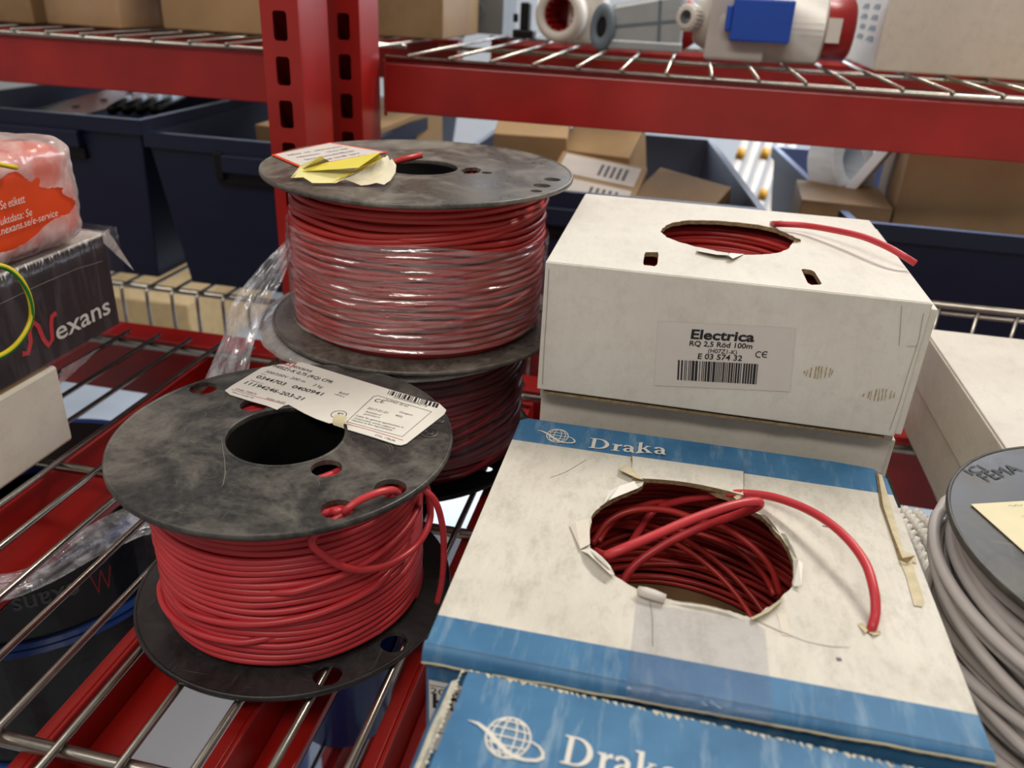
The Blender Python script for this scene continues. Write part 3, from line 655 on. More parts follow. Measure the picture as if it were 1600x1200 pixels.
# upper white carton with oval hole
X0, X1, Y0, Y1, ZB, ZT = -.0718, .1535, .4775, .6735, .1220, .2100
E_ = thing('carton', 'white carton with torn oval hole and barcode label, on top of the stack', 'carton', ((X0+X1)/2, (Y0+Y1)/2, ZB))
mb = MB(); shell(mb, X0, X1, Y0, Y1, ZB, ZT-.0002, .003, 'white')
mb.box(X1-.001, X1+.0045, Y0+.002, Y1-.01, ZB+.001, ZT-.004, 'white')
mb.build('body', E_, bevel=.0008)
hc = onz(1141, 372, ZT); A_ = [onz(1034, 358, ZT), onz(1249, 384, ZT)]
hole = []
pz = [(1032, 362), (1040, 352), (1055, 347), (1075, 344), (1095, 344), (1125, 345), (1150, 347), (1185, 351), (1215, 358), (1240, 369), (1252, 377), (1238, 380), (1233, 388), (1215, 395), (1190, 398), (1165, 398), (1140, 396), (1115, 391), (1085, 385), (1060, 378), (1040, 370)]
hole = jag([hz(u, v, ZT) for u, v in pz], .0007, 4, 4)
s1 = [hz(u, v, ZT) for u, v in ((1009, 394), (1028, 394), (1029, 398), (1027, 413), (1023, 416), (1006, 414), (1005, 410), (1007, 397))]
s2 = [hz(u, v, ZT) for u, v in ((1252, 421), (1256, 420), (1268, 422), (1273, 425), (1284, 443), (1281, 445), (1267, 445), (1262, 442))]
mb = MB(); plate(mb, [[(X0+.001, Y0+.001), (X1-.001, Y0+.001), (X1-.001, Y1-.001), (X0+.001, Y1-.001)], hole, s1, s2], .003, 'white', 'edge', z=ZT-.0015); mb.build('lid', E_)
lf = lambda u, v, h: onz(u, v, ZT+h)
mb = MB(); mb.poly([lf(1090, 388, .0002), lf(1138, 395, .0003), lf(1140, 399, .003), (lf(1120, 398, .003)), lf(1088, 392, .002)], 'white'); mb.build('torn_flap', E_); mb = MB(); mb.poly([lf(1140, 395, .0003), lf(1163, 397, .0003), lf(1145, 404, .003), lf(1139, 400, .004)], 'label')
mb.build('torn_flap', E_); mb = MB(); mb.poly([lf(1205, 352, .0004), lf(1228, 350, .0004), lf(1222, 344, .003), lf(1202, 346, .003)], 'fray'); mb.build('torn_flap', E_); mb = MB(); mb.poly([lf(1238, 380, .0003), lf(1252, 377, .0003), lf(1250, 373, .003), lf(1243, 374, .002)], 'edge')
mb.build('torn_flap', E_)
ye = Y0-.0004
q = lambda u, v: ony(u, v, ye)
mb = MB(); a, b, c_, d_ = q(1029, 502), q(1243, 513), q(1234, 612), q(1022, 602)
mb.add([a, b, c_, d_], [(0, 1, 2, 3)], 'label_g'); ye -= .0003
UP = (0, 0, 1)
def et(s, u0, v0, u1, v1, cap, bold=.015): text(mb, s, q(u0, v0), q(u1, v1), UP, cap, 'ink', bold)
et('Electrica', 1079, 529, 1178, 534, .0064, .028); et('RQ 2,5 R\u00f6d 100m', 1077, 540, 1175, 545, .0035); et('(H07Z1-K)', 1106, 551, 1151, 554, .0030, .005)
et('E 03 574 32', 1090, 560.5, 1159, 564, .0038)
for cx_, s_ in ((1186, 0), (1196, 1)):
    p = q(cx_, 554); pts = [(p.x+.0019*math.cos(t_), p.z+.0019*math.sin(t_)) for t_ in [PI*.32+k*(PI*1.36)/10 for k in range(11)]]
    mb.ribbon(pts, .0006, lambda x, y: Vector((x, ye, y)), 'ink')
    if s_: mb.ribbon([(p.x-.0018, p.z), (p.x+.0008, p.z)], .0006, lambda x, y: Vector((x, ye, y)), 'ink')
a = q(1058, 593.5); b = q(1183, 600.5); e = q(1059.5, 562.5); barcode(mb, a, b-a, e-a, 96, 'ink', 5)
mb.build('barcode_label', E_)
# stain prints and creases on the front face
rnd = random.Random(2)
for cx_, cy0, wd in ((1280, 582, 46), (1375, 617, 46)):
    mb = MB()
    for i in range(9):
        u = cx_-wd/2+wd*i/8+rnd.uniform(-1.5, 1.5); hh = 14*math.sin(PI*(i+.7)/10)
        a = q(u, cy0-hh*.7); b = q(u-3, cy0+hh*.7); pp = [(a.x*(1-k/5)+b.x*k/5+rnd.uniform(-.0002, .0002), a.z*(1-k/5)+b.z*k/5) for k in range(6)]
        mb.ribbon(pp, [.0002+rnd.uniform(0, .0007) for _ in pp], lambda x, y: Vector((x, ye, y)), 'stain')
    mb.build('ink_stain', E_)
for P in ([(1443, 490), (1436, 530), (1420, 580), (1405, 630), (1390, 672)], [(1417, 541), (1433, 541)], [(1409, 478), (1405, 540)]):
    mb = MB(); mb.ribbon([(q(*p).x, q(*p).z) for p in P], .0003, lambda x, y: Vector((x, ye, y)), 'crease'); mb.build('crease', E_)
mb = MB(); P = [(855, 420), (852, 480), (848, 540), (845, 600)]; mb.ribbon([(q(*p).x+.001, q(*p).z) for p in P], .0004, lambda x, y: Vector((x, ye, y)), 'crease')
mb.build('crease', E_)
K1 = coil('cable_coil', 'coil of red cable inside the upper white carton, its end poking out', .0405, .5755, ZB+.004, ZT-.008, .052, .056, .093, .0042, 'redcable2', 5, jit=.4, nloop=4)
mb = MB(); z = ZT
pts = [onz(1190, 356, z-.016), onz(1203, 350, z-.006), onz(1214, 350, z+.0035), onz(1255, 352, z+.006), onz(1300, 359, z+.009), onz(1345, 369, z+.0115), onz(1385, 385, z+.0115), onz(1410, 399, z+.009), onz(1430, 411.5, z+.005)]
S = spline(pts, 8); mb.tube(S, .0022, 'redcable', 12)
d = (S[-1]-S[-2]).normalized(); mb.tube([S[-1]-d*.001, S[-1]+d*.0003], .0011, 'dark', 8); mb.build('cable_end', K1)

# lower white carton of the stack
E2 = thing('carton', 'plain white carton supporting the barcoded one, bottom of that stack', 'carton', (.045, .58, .001))
mb = MB(); x0, x1, y0, y1, zt = -.0705, .1565, .490, .685, .1155
shell(mb, x0, x1, y0, y1, .001, zt, .003, 'white_b'); mb.box(x1-.001, x1+.004, y0+.004, y1-.01, .003, zt-.004, 'white_b'); mb.build('body', E2, bevel=.001)
mb = MB(); mb.box(x0, x1, y0, y1, zt, zt+.0028, 'kraft')
mb.add([(x0-.0005, y0-.001, zt-.004), (x1, y0-.001, zt-.004), (x1, y0-.0012, zt+.001), (x0-.0005, y0-.0012, zt+.001)], [(0, 1, 2, 3)], 'white_b')
mb.build('lid', E2)
mb = MB(); plate(mb, [jag([(x0+.003, y0-.011), (x1-.008, y0-.0105), (x1-.008, y0+.03), (x0+.003, y0+.03)], .0006, 8, 14)], .0018, 'edge', z=zt+.0040); mb.build('torn_flap', E2)

# carton with blue bands and torn hole
X0, X1, Y0, Y1, ZT = -.0785, .1475, .2520, .4625, .1072
D_ = thing('carton', 'white carton with blue bands and large torn hole, beside the front reel', 'carton', (.0345, .356, .001))
yb0 = .4285; yf = .2690
# the print bands slant slightly as on the real lid: build top in three colour zones by shader stripes in object coords
M['bands'] = board('blue_banded_board', 'D9D5C9', 'C6C1B5', .9, .55, 0, None, [(1, .0765, .2), (1, -.2, -.0862)], .5)
mb = MB(); shell(mb, X0, X1, Y0, Y1, .001, ZT-.003, .003, 'white', mats={'front': 'blue', 'back': 'blue'})
mb.build('body', D_, bevel=.0006)
pz = [(470, 165), (515, 148), (560, 140), (650, 160), (720, 178), (780, 195), (830, 222), (880, 238), (925, 250), (990, 300), (1040, 330), (1075, 350), (1100, 385), (1150, 440), (1190, 500), (1212, 560), (1220, 640), (1210, 690), (1170, 730), (1130, 770), (1060, 820), (1000, 850), (950, 832), (900, 815), (770, 785), (640, 765), (575, 750), (500, 725), (440, 710), (370, 670), (310, 630), (270, 560), (235, 525), (200, 500), (192, 460), (195, 420), (205, 345), (230, 310), (260, 285), (300, 262), (340, 240), (400, 215), (440, 200), (462, 180)]
dp = lambda x, y, h=0: onz(860+x/3.2, 700+y/3.2, ZT+h)
hole = jag([(dp(*p).x, dp(*p).y) for p in pz], .0005, 9, 3)
sm = circle(*hz(1362, 987, ZT), .0028, 10)
mb = MB(); plate(mb, [[(X0, Y0), (X1, Y0), (X1, Y1-.012), (X1-.006, Y1-.002), (X1-.03, Y1), (X0+.004, Y1), (X0, Y1-.004)], hole, jag(sm, .0003, 3, 2)], .003, 'bands', 'edge', z=ZT-.0015); mb.build('lid', D_)
# front fold of the lid with torn lower edge of corrugation
mb = MB(); n = 90; top = []; bot = []; be = []; be2 = []
for i in range(n+1):
    s_ = i/n; x = X0-.0008+(X1-X0+.0016)*s_; zz = ZT-.0078+.0008*noise.noise(Vector((s_*14, 0, 0)))+.0052*s_
    top.append(Vector((x, Y0-.0006, ZT-.0004))); bot.append(Vector((x, Y0-.0036, zz)))
    wv = .0006*math.sin(s_*190); be.append(Vector((x, Y0-.0036+wv*.3, zz-.0003))); be2.append(Vector((x, Y0-.0002, zz-.0042+wv)))
mb.grid([[p+Vector((0, .0022, .0004)) for p in top], top, [p.lerp(q_, .5)+Vector((0, -.001, 0)) for p, q_ in zip(top, bot)], bot], 'blue'); mb.grid([bot, be, be2], 'edge', False)
mb.tube([p+Vector((0, -.0002, 0)) for p in bot], .0005, 'paperback', 5); mb.tube([p for p in be2], .0005, 'paperback', 5)
mb.build('front_flap', D_)
def strip(mb, px, h, mat, wob=0, two=None):
    P = [dp(x, y, h+dz) for x, y, dz in px]; mb = MB(); mb.poly(P, mat); mb.build('torn_flap', D_)
mb = MB()
strip(mb, [(150, 512, .0004), (200, 500, .0004), (260, 545, .001), (300, 590, .0015), (322, 635, .001), (300, 632, .004), (240, 575, .005), (190, 530, .004)], .0004, 'label')
strip(mb, [(190, 503, .001), (262, 548, .0015), (318, 632, .001), (290, 600, .0045), (230, 545, .005)], .0002, 'white')
strip(mb, [(95, 385, .0004), (125, 370, .002), (195, 350, .001), (198, 480, .001), (150, 505, .0015)], .0004, 'white_b')
strip(mb, [(290, 215, .001), (345, 190, .003), (420, 165, .003), (440, 200, .0012), (340, 240, .001), (290, 262, .001), (262, 285, .0015)], .0004, 'label')
strip(mb, [(345, 95, .001), (380, 88, .002), (412, 100, .002), (440, 135, .002), (465, 160, .001), (430, 150, .003), (350, 112, .003)], .0004, 'paperback')
strip(mb, [(915, 245, .001), (965, 215, .004), (1000, 205, .003), (990, 225, .002), (935, 262, .001)], .0006, 'paperback')
strip(mb, [(1215, 565, .001), (1240, 560, .004), (1262, 575, .004), (1255, 685, .003), (1240, 695, .0015), (1215, 690, .001)], .0004, 'label')
strip(mb, [(1150, 425, .001), (1175, 430, .003), (1215, 500, .003), (1235, 560, .002), (1212, 560, .001), (1190, 500, .0005)], .0004, 'fray')
strip(mb, [(1045, 332, .001), (1075, 335, .003), (1120, 385, .003), (1150, 435, .001), (1100, 385, .0003)], .0004, 'fray')
strip(mb, [(1130, 770, .0005), (1165, 742, .0005), (1160, 760, .003), (1090, 820, .003), (1010, 860, .002), (1000, 850, .0003), (1060, 820, .0003)], .0004, 'paperback')
strip(mb, [(600, 765, .0003), (700, 770, .002), (830, 795, .002), (960, 838, .001), (900, 818, .0003), (770, 786, .0003)], .0006, 'fray')
mb = MB(); mb.tube([dp(440, 712, .0030), dp(475, 722, .0034), dp(520, 736, .0032), dp(575, 755, .0028)], [.0021, .0026, .0026, .0022], 'label_g', 10); mb.build('rolled_tab', D_)
# raised piece above the hole between two rips
mb = MB(); rows = []
for j, yy in enumerate((0, .25, .5, .75, 1)):
    row = []
    for i in range(9):
        s_ = i/8; x = 410+(965-410)*s_; ytop = 10+65*s_; ybot = 150+85*s_ - 20*math.sin(PI*s_)
        row.append(dp(x, ytop+(ybot-ytop)*yy, .0004+.0035*yy*(.45+.55*s_)))
    rows.append(row)
mb.grid(rows, 'bands', True); mb.grid([rows[-1], [p+Vector((0, .0005, -.003)) for p in rows[-1]]], 'edge', False)
mb.grid([[r_[-1] for r_ in rows], [dp(968, 70+(220-70)*k/4, .0002) for k in range(5)]], 'edge', False)
mb.build('raised_flap', D_)
mb = MB()
def lidline(P, wd, mat, h=.0003): mb = MB(); mb.ribbon([(dp(*p).x, dp(*p).y) for p in P], wd, lambda x, y: Vector((x, y, ZT+h)), mat); mb.build('rip_line' if mat != 'ink2' else 'smudge', part(D_, 'lid'))
lidline([(412, 20), (405, 60), (420, 100), (440, 150)], [.0006, .0012, .001, .002], 'edge'); lidline([(1000, 850), (1150, 920), (1280, 970), (1400, 995), (1495, 998)], [.0006, .0005, .0003, .0004, .0002], 'crease')
lidline([(497, 770), (510, 850), (512, 995)], .0004, 'crease'); lidline([(1155, 830), (1180, 940)], .004, 'white_b'); lidline([(0, 150), (80, 120), (180, 60)], .0003, 'crease')
lidline([(1360, 390), (1395, 398)], .0007, 'ink2'); lidline([(1438, 1050), (1446, 1066)], .0022, 'ink2')
# small hole's torn rim
for pl in (((1340, 975), (1347, 972), (1358, 984), (1352, 989)), ((1356, 988), (1375, 985), (1377, 990), (1366, 993))): mb = MB(); mb.poly([onz(u, v, ZT+.0005+.001*(i % 2)) for i, (u, v) in enumerate(pl)], 'paperback'); mb.build('puncture_rim', part(D_, 'lid'))
# torn right edge, paper lining
mb = MB(); P = [(1368, 738), (1378, 742), (1395, 800), (1412, 860), (1430, 868), (1432, 880), (1425, 878), (1445, 940), (1441, 948), (1428, 946), (1416, 900), (1405, 875), (1390, 830), (1376, 790)]
mb.poly([onz(u, v, ZT+.0006) for u, v in P][::-1], 'paperback')
mb.grid([[onz(1368, 738, ZT+.0008), onz(1376, 790, ZT+.0009), onz(1390, 830, ZT+.0008), onz(1405, 875, ZT+.001), onz(1418, 880, ZT+.002)], [onz(1372, 738, ZT+.0025), onz(1380, 790, ZT+.0022), onz(1394, 832, ZT+.0025), onz(1410, 872, ZT+.0035), onz(1430, 868, ZT+.004)]], 'edge')
mb.build('torn_edge', D_)
# tape
mb = MB(); h = .0007
P = [[(992, 938), (1040, 942), (1090, 948), (1130, 957), (1178, 966)], [(990, 985), (1040, 990), (1090, 996), (1140, 1003), (1185, 1009)], [(988, 1012), (1040, 1018), (1092, 1027), (1143, 1032), (1190, 1040)]]
rows = [[onz(u, v, ZT+h) for u, v in r_] for r_ in P]
l_ = rows[-1][0].x-.0005; r_ = rows[-1][-1].x+.003
fr = [[Vector((l_+(r_-l_)*k/48, Y0+dy, ZT+dz+.0004*noise.noise(Vector((k*.7, dy*900, 0))))) for k in range(49)] for dy, dz in ((.03, .0008), (.022, .0009), (.015, .0009), (.010, .0010), (.006, .0009), (.003, .0010), (.001, .0008), (-.001, .0002), (-.0022, -.0006), (-.0040, -.0030), (-.0044, -.0052))]
rows2 = [[onz(992+(1178-992)*k/48, 938+(966-938)*k/48+2, ZT+h) for k in range(49)], [Vector((l_+(r_-l_)*k/48, Y0+.045, ZT+h)) for k in range(49)]]+fr
mb.grid(rows2, 'tape'); mb.build('clear_tape', D_)
# planet emblem and word, printed
def emblem(mb, T, mat, wd=.05):
    """unit globe radius 1 at origin"""
    mb.flat = True
    arc = lambda a0, a1, rx, ry, n=24: [(rx*math.cos(a0+(a1-a0)*k/n), ry*math.sin(a0+(a1-a0)*k/n)) for k in range(n+1)]
    mb.ribbon(arc(0, 2*PI, 1, 1, 40), wd*1.6, T, mat)
    for rx in (.33, .74): mb.ribbon(arc(-PI/2, PI/2, rx, 1), wd*1.3, T, mat); mb.ribbon(arc(PI/2, PI*1.5, rx, 1), wd*1.3, T, mat)
    for y in (-.72, -.38, 0, .38, .72):
        w_ = math.sqrt(1-y*y); mb.ribbon([(w_*(-1+k/5), y+.10*(1-(-1+k/5)**2)*(1 if y >= 0 else -1)*abs(y)) for k in range(11)], wd*1.3, T, mat)
    # ring: sweeping wing from upper left through the globe to lower right
    mb.ribbon([(-2.0, .38), (-1.5, .32), (-1.0, .08), (-.5, -.28), (0, -.62), (.5, -.86), (1.0, -.88), (1.5, -.78), (1.72, -.60), (1.68, -.36), (1.45, -.12), (1.0, .06)], [.02, .14, .22, .24, .22, .18, .14, .16, .18, .14, .1, .08], T, mat)
def serif_word(mb, T, mat):
    """draws the serif word in units of cap height; returns nothing"""
    def pl(loops): 
        q_ = MB(); plate(q_, loops, .0001, mat)
        vs = [T(v.x, v.y) for v in q_.v]; b_ = len(mb.v); mb.v += vs; k = mb.mid(mat)
        for f in [f for f in q_.f if all(q_.v[i].z > 0 for i in f)]: mb.f.append([b_+i for i in f]); mb.mi.append(k); mb.sm.append(False)
    arc = lambda cx, cy, rx, ry, a0, a1, n=14: [(cx+rx*math.cos(math.radians(a0+(a1-a0)*k/n)), cy+ry*math.sin(math.radians(a0+(a1-a0)*k/n))) for k in range(n+1)]
    pl([[(0, 0)]+arc(.38, .5, .52, .5, -90, 90)+[(0, 1), (0, .95), (.12, .92), (.12, .08), (0, .05)], [(.28, .07), (.28, .93)]+arc(.36, .5, .36, .43, 90, -90)])
    def r_(x): pl([[(x, 0), (x+.38, 0), (x+.38, .05), (x+.27, .08), (x+.27, .42), (x+.36, .54), (x+.46, .52), (x+.46, .68), (x+.36, .68), (x+.27, .58), (x+.27, .67), (x, .66), (x, .61), (x+.11, .57), (x+.11, .08), (x, .05)]])
    def a_(x):
        mb.ribbon([(x+.07, .50), (x+.10, .60), (x+.22, .64), (x+.34, .60), (x+.40, .50), (x+.40, .15), (x+.45, .06), (x+.54, .05)], [.14, .12, .10, .12, .16, .16, .12, .06], T, mat)
        mb.ribbon([(x+.40, .40), (x+.22, .36), (x+.11, .28), (x+.09, .17), (x+.15, .06), (x+.27, .05), (x+.40, .15)], [.06, .08, .12, .15, .12, .08, .05], T, mat)
    def k_(x):
        pl([[(x, 0), (x+.38, 0), (x+.38, .05), (x+.27, .08), (x+.27, 1.03), (x, 1.02), (x, .97), (x+.11, .94), (x+.11, .08), (x, .05)]])
        mb.ribbon([(x+.25, .30), (x+.52, .62)], .07, T, mat); mb.ribbon([(x+.36, .42), (x+.62, .04)], .15, T, mat)
        mb.ribbon([(x+.40, .64), (x+.64, .64)], .05, T, mat); mb.ribbon([(x+.44, .025), (x+.74, .025)], .05, T, mat)
    r_(1.02); a_(1.52); k_(2.10); a_(2.90)
mb = MB(); gc = onz(871, 681, ZT+.0003); k = .0068
emblem(mb, lambda x, y: Vector((gc.x+x*k, gc.y+y*k*1.25, ZT+.0004)), 'inkw', .055)
a = onz(919, 700, ZT); b = onz(1040, 715, ZT); wdx = (b.x-a.x)/3.45; ly = .0125
serif_word(mb, lambda x, y: Vector((a.x+x*wdx, a.y+(b.y-a.y)*x/3.45+y*ly, ZT+.0004+(.0012 if x > 2.2 else 0))), 'inkw'); mb.build('printed_logo', D_)
# white label on the front face
mb = MB(); ye = Y0-.0005; a, b = ony(670, 1062, ye), ony(671, 1170, ye)
mb.add([a, a+Vector((.07, 0, 0)), Vector((a.x+.07, ye, b.z)), b], [(0, 1, 2, 3)], 'label'); ye -= .0003
text(mb, '2009/0', ony(672, 1083, ye), ony(672, 1083, ye)+Vector((.0205, 0, 0)), UP, .0038, 'ink', 0); text(mb, 'H0', ony(676, 1105, ye), ony(676, 1105, ye)+Vector((.0125, 0, 0)), UP, .0085, 'ink', .03)
for vv in (1070, 1142): a = ony(671, vv, ye); mb.ribbon([(a.x, a.z), (a.x+.065, a.z)], .0004, lambda x, y: Vector((x, ye, y)), 'ink')
mb.build('address_label', D_)
# coil inside
K2 = coil('cable_coil', 'coil of red cable inside the blue-banded carton with a looped end', .0345, .3575, .005, .094, .088, .083, .1015, .0036, 'redcable2', 12, nloop=5, jit=.8)  # darker red puts the shade inside the carton into the coil's colour
z = ZT; mb = MB()
w1 = [(930, 862, -.030), (945, 868, -.004), (965, 861, .004), (1020, 838, .008), (1080, 812, .012), (1140, 791, .015), (1175, 784, .015), (1187, 786, .0135), (1180, 793, .009), (1150, 805, -.004), (1100, 822, -.018), (1040, 850, -.032), (990, 885, -.045), (960, 930, -.06)]
mb.tube(spline([onz(u, v, z+h) for u, v, h in w1], 8), .0025, 'redcable', 12)
hk = .72
w2 = [(985, 850, -.04), (1020, 800, -.03), (1060, 783, -.018), (1110, 775, -.008), (1140, 772, .0005), (1165, 771, .004), (1205, 776, .011), (1250, 791, .017), (1290, 813, .021), (1325, 843, .022), (1352, 880, .019), (1365, 920, .014), (1368, 955, .007), (1362, 983, .0005), (1356, 1000, -.010)]
mb.tube(spline([onz(u, v, z+h) for u, v, h in [(a_, b_, c_*hk if c_ > .001 else c_) for a_, b_, c_ in w2]], 8), .0023, 'redcable', 12)
mb.build('cable_end', K2)
mb = MB(); rnd = random.Random(31)
for i in range(5):
    cx_, cy0, rr = .0345+rnd.uniform(-.012, .012), .372+rnd.uniform(-.006, .014), rnd.uniform(.058, .074); a0 = rnd.uniform(-.4, .4); tz = rnd.uniform(-.028, .028); zz = .060+rnd.uniform(-.02, .012)
    mb.tube([Vector((cx_+rr*math.cos(a0+PI*k/36), cy0+rr*.92*math.sin(a0+PI*k/36), min(.094, max(.01, zz+tz*math.cos(a0+PI*k/36)+.012*math.sin(PI*k/36))))) for k in range(37)], .0018, 'redcable2', 8)
mb.build('loose_loops', K2); mb = MB()
w3 = [(925, 850, -.03), (950, 815, -.022), (990, 797, -.016), (1040, 797, -.016), (1090, 812, -.02), (1150, 835, -.026), (1200, 880, -.036), (1220, 930, -.05)]
mb.tube(spline([onz(u, v, z+h) for u, v, h in w3], 8), .0020, 'redcable2', 10)
mb.build('cable_end', K2)

# front blue carton, slightly turned
o3 = onz(733, 1051, .1); ang = math.radians(-1.7); ex = Vector((math.cos(ang), math.sin(ang), 0)); ey = Vector((-ex.y, ex.x, 0))
T3 = Matrix(((ex.x, ey.x, 0, o3.x), (ex.y, ey.y, 0, o3.y), (0, 0, 1, 0), (0, 0, 0, 1)))
B_ = thing('carton', 'worn blue carton with white planet emblem at the bottom edge', 'carton', (o3.x+.11, o3.y-.11, .001))
W3, D3, Z3t = .214, .21, .1
mb = MB(); mb.box(0, W3, -D3, -.0015, .001, Z3t-.001, 'blue_w', T3); mb.build('body', B_, bevel=.0012)
mb = MB(); edge_pts = jag([(-.0035, -D3), (W3, -D3), (W3, 0), (0.0, 0)], .0004, 5, 60)
plate(mb, [edge_pts], .0025, 'blue_w', 'fray', z=Z3t, T=T3)
rnd = random.Random(4)
for i in range(70):
    x = W3*i/70+rnd.uniform(-.001, .001); l_ = rnd.uniform(.0005, .0025)
    mb.add([T3 @ Vector((x, .0003, Z3t+.0014)), T3 @ Vector((x+rnd.uniform(.001, .004), .0004, Z3t+.0014)), T3 @ Vector((x+.002, -l_, Z3t+.0014))], [(0, 1, 2)], 'fray')
for i in range(26):
    y = -D3*.3*i/26; l_ = rnd.uniform(.0005, .002)
    mb.add([T3 @ Vector((-.0033+.0002, y, Z3t+.0014)), T3 @ Vector((-.0033, y-.003, Z3t+.0014)), T3 @ Vector((-.0033+l_, y-.0015, Z3t+.0014))], [(0, 1, 2)], 'fray')
mb.build('lid', B_)
# worn left fold
mb = MB(); rows = []
for (dx, dz) in ((-.0030, .0010), (-.0058, -.0006), (-.0085, -.004), (-.0095, -.010)):
    rows.append([T3 @ Vector((dx-.0016*(y/.07)+.0006*noise.noise(Vector((y*60, dx*90, 0))), -.006-y+(dz*.3), Z3t+dz)) for y in [k*.005 for k in range(20)]])
mb.grid(rows[:2], 'fray'); mb.grid(rows[1:], 'blue_w'); mb.build('side_flap', B_)
mb = MB(); g = onz(794, 1152, Z3t+.0016); gl = T3.inverted() @ g; kk = .0062*1.62*.95
k = (onz(829, 1152, Z3t)-onz(760, 1152, Z3t)).length/2; ky = (onz(794, 1121, Z3t)-onz(794, 1184, Z3t)).length/2
emblem(mb, lambda x, y: T3 @ Vector((gl.x+x*k, gl.y+y*ky, Z3t+.0016)), 'inkw', .055)
a = T3.inverted() @ onz(874, 1196, Z3t); b = T3.inverted() @ onz(1062, 1232, Z3t); wdx = (b.x-a.x)/3.45; ly = (onz(880, 1150, Z3t)-onz(875, 1197, Z3t)).length
serif_word(mb, lambda x, y: T3 @ Vector((a.x+x*wdx, a.y+y*ly*.95, Z3t+.0016)), 'inkw'); mb.build('printed_logo', B_)

# big white carton rear right
W_ = thing('carton', 'broad flat white carton at right behind the grey cable reel', 'carton', (.45, .64, .001))
mb = MB(); mb.box(.243, .66, .520, .752, .001, .097, 'white_b'); mb.build('body', W_, bevel=.002)
mb = MB(); mb.box(.2415, .6615, .517, .7535, .0955, .0985, 'white'); mb.box(.2405, .2425, .518, .753, .05, .0965, 'white_b'); mb.build('lid', W_, bevel=.001)

# left stack: white carton, black printed box, orange film-wrapped pack
XL = -.4686
A1 = thing('carton', 'scuffed white carton at the bottom of the left stack', 'carton', (XL-.09, .40, .001))
mb = MB(); mb.box(XL-.2, XL, .28, .508, .001, .070, 'white_b'); mb.build('body', A1, bevel=.0025)
mb = MB(); mb.box(XL-.19, XL-.003, .29, .5, .070, .0735, 'kraft'); mb.build('lid', A1)
A2 = thing('printed_box', 'black printed box in clear film, middle of the left stack', 'box', (XL-.09, .48, .075))
mb = MB(); mb.box(XL-.2, XL, .34, .590, .075, .1555, 'black_box'); mb.build('body', A2, bevel=.001)
mb = MB(); mb.box(XL-.2, XL+.0004, .34, .5905, .1555, .1575, 'white'); mb.build('lid', A2, bevel=.0005)
mb = MB(); xf = XL+.0006
a0, b0 = onx(90, 533, xf), onx(176, 503, xf)
text(mb, 'exans', a0, Vector((xf, b0.y, a0.z)), UP, .0165, 'inkw', .01)
def xr(px, wd, mat, x): P = [onx(u, v, x) for u, v in px]; mb.ribbon([(p.y, p.z) for p in P], wd, lambda y, z_: Vector((x, y, z_)), mat)
xr([(35, 553), (44, 552), (48, 535), (46, 515), (52, 503), (60, 510), (68, 530), (76, 540), (82, 530), (80, 508), (81, 495), (88, 489)], .0042, 'inkr', xf); mb.build('printed_logo', A2)
mb = MB()
for i in range(2):
    pass
xr([(0, 475), (60, 446), (120, 420), (160, 408)], .0004, 'crease', xf)
mb.build('fold_line', A2)
mb = MB(); rows = []
for i in range(16):
    y = .36+.245*i/15; row = []
    for j, (dx, zz) in enumerate(((-.19, .0012), (-.10, .0014), (-.02, .0014), (.0010, .0004), (.0022, -.02), (.002, -.045), (.0022, -.075), (.003, -.083))):
        k = noise.noise(Vector((i*.9, j*1.3, 2)))*.0016; row.append(Vector((XL+dx+abs(k), y, .1575+zz+abs(k)*(1 if j < 4 else 0))))
    rows.append(row)
mb.grid(rows, 'wrap_d')
# milky corner folds of film
rows = []
for j in range(8):
    s_ = j/7; rows.append([Vector((XL+.001+.01*s_*k_+.002*noise.noise(Vector((j, k_*5, 1))), .586+.008*k_+.012*s_*k_, .1592-.030*s_*(.3+k_)+.002*noise.noise(Vector((k_*9, j*.7, 0))))) for k_ in (0, .2, .4, .6, .8, 1)])
mb.grid(rows, 'wrap_p')
rows = [[Vector((XL-.05*(1-k_), .36+.23*s_, .1592+.0014*noise.noise(Vector((k_*8, s_*14, 4))))) for k_ in [q_/6 for q_ in range(7)]] for s_ in [q_/14 for q_ in range(15)]]
mb.grid(rows, 'wrap_p')
rows = [[onx(96+60*s_-6*k_, 577-34*s_+(28-20*s_)*k_, XL-.004-.006*k_) for k_ in [q_/5 for q_ in range(6)]] for s_ in [q_/7 for q_ in range(8)]]
mb.grid(rows, 'wrap_p'); mb.build('clear_film', A2)
A3 = thing('wrapped_pack', 'orange pack in milky crinkled film, topmost of the left stack', 'pack', (-.53, .46, .161))
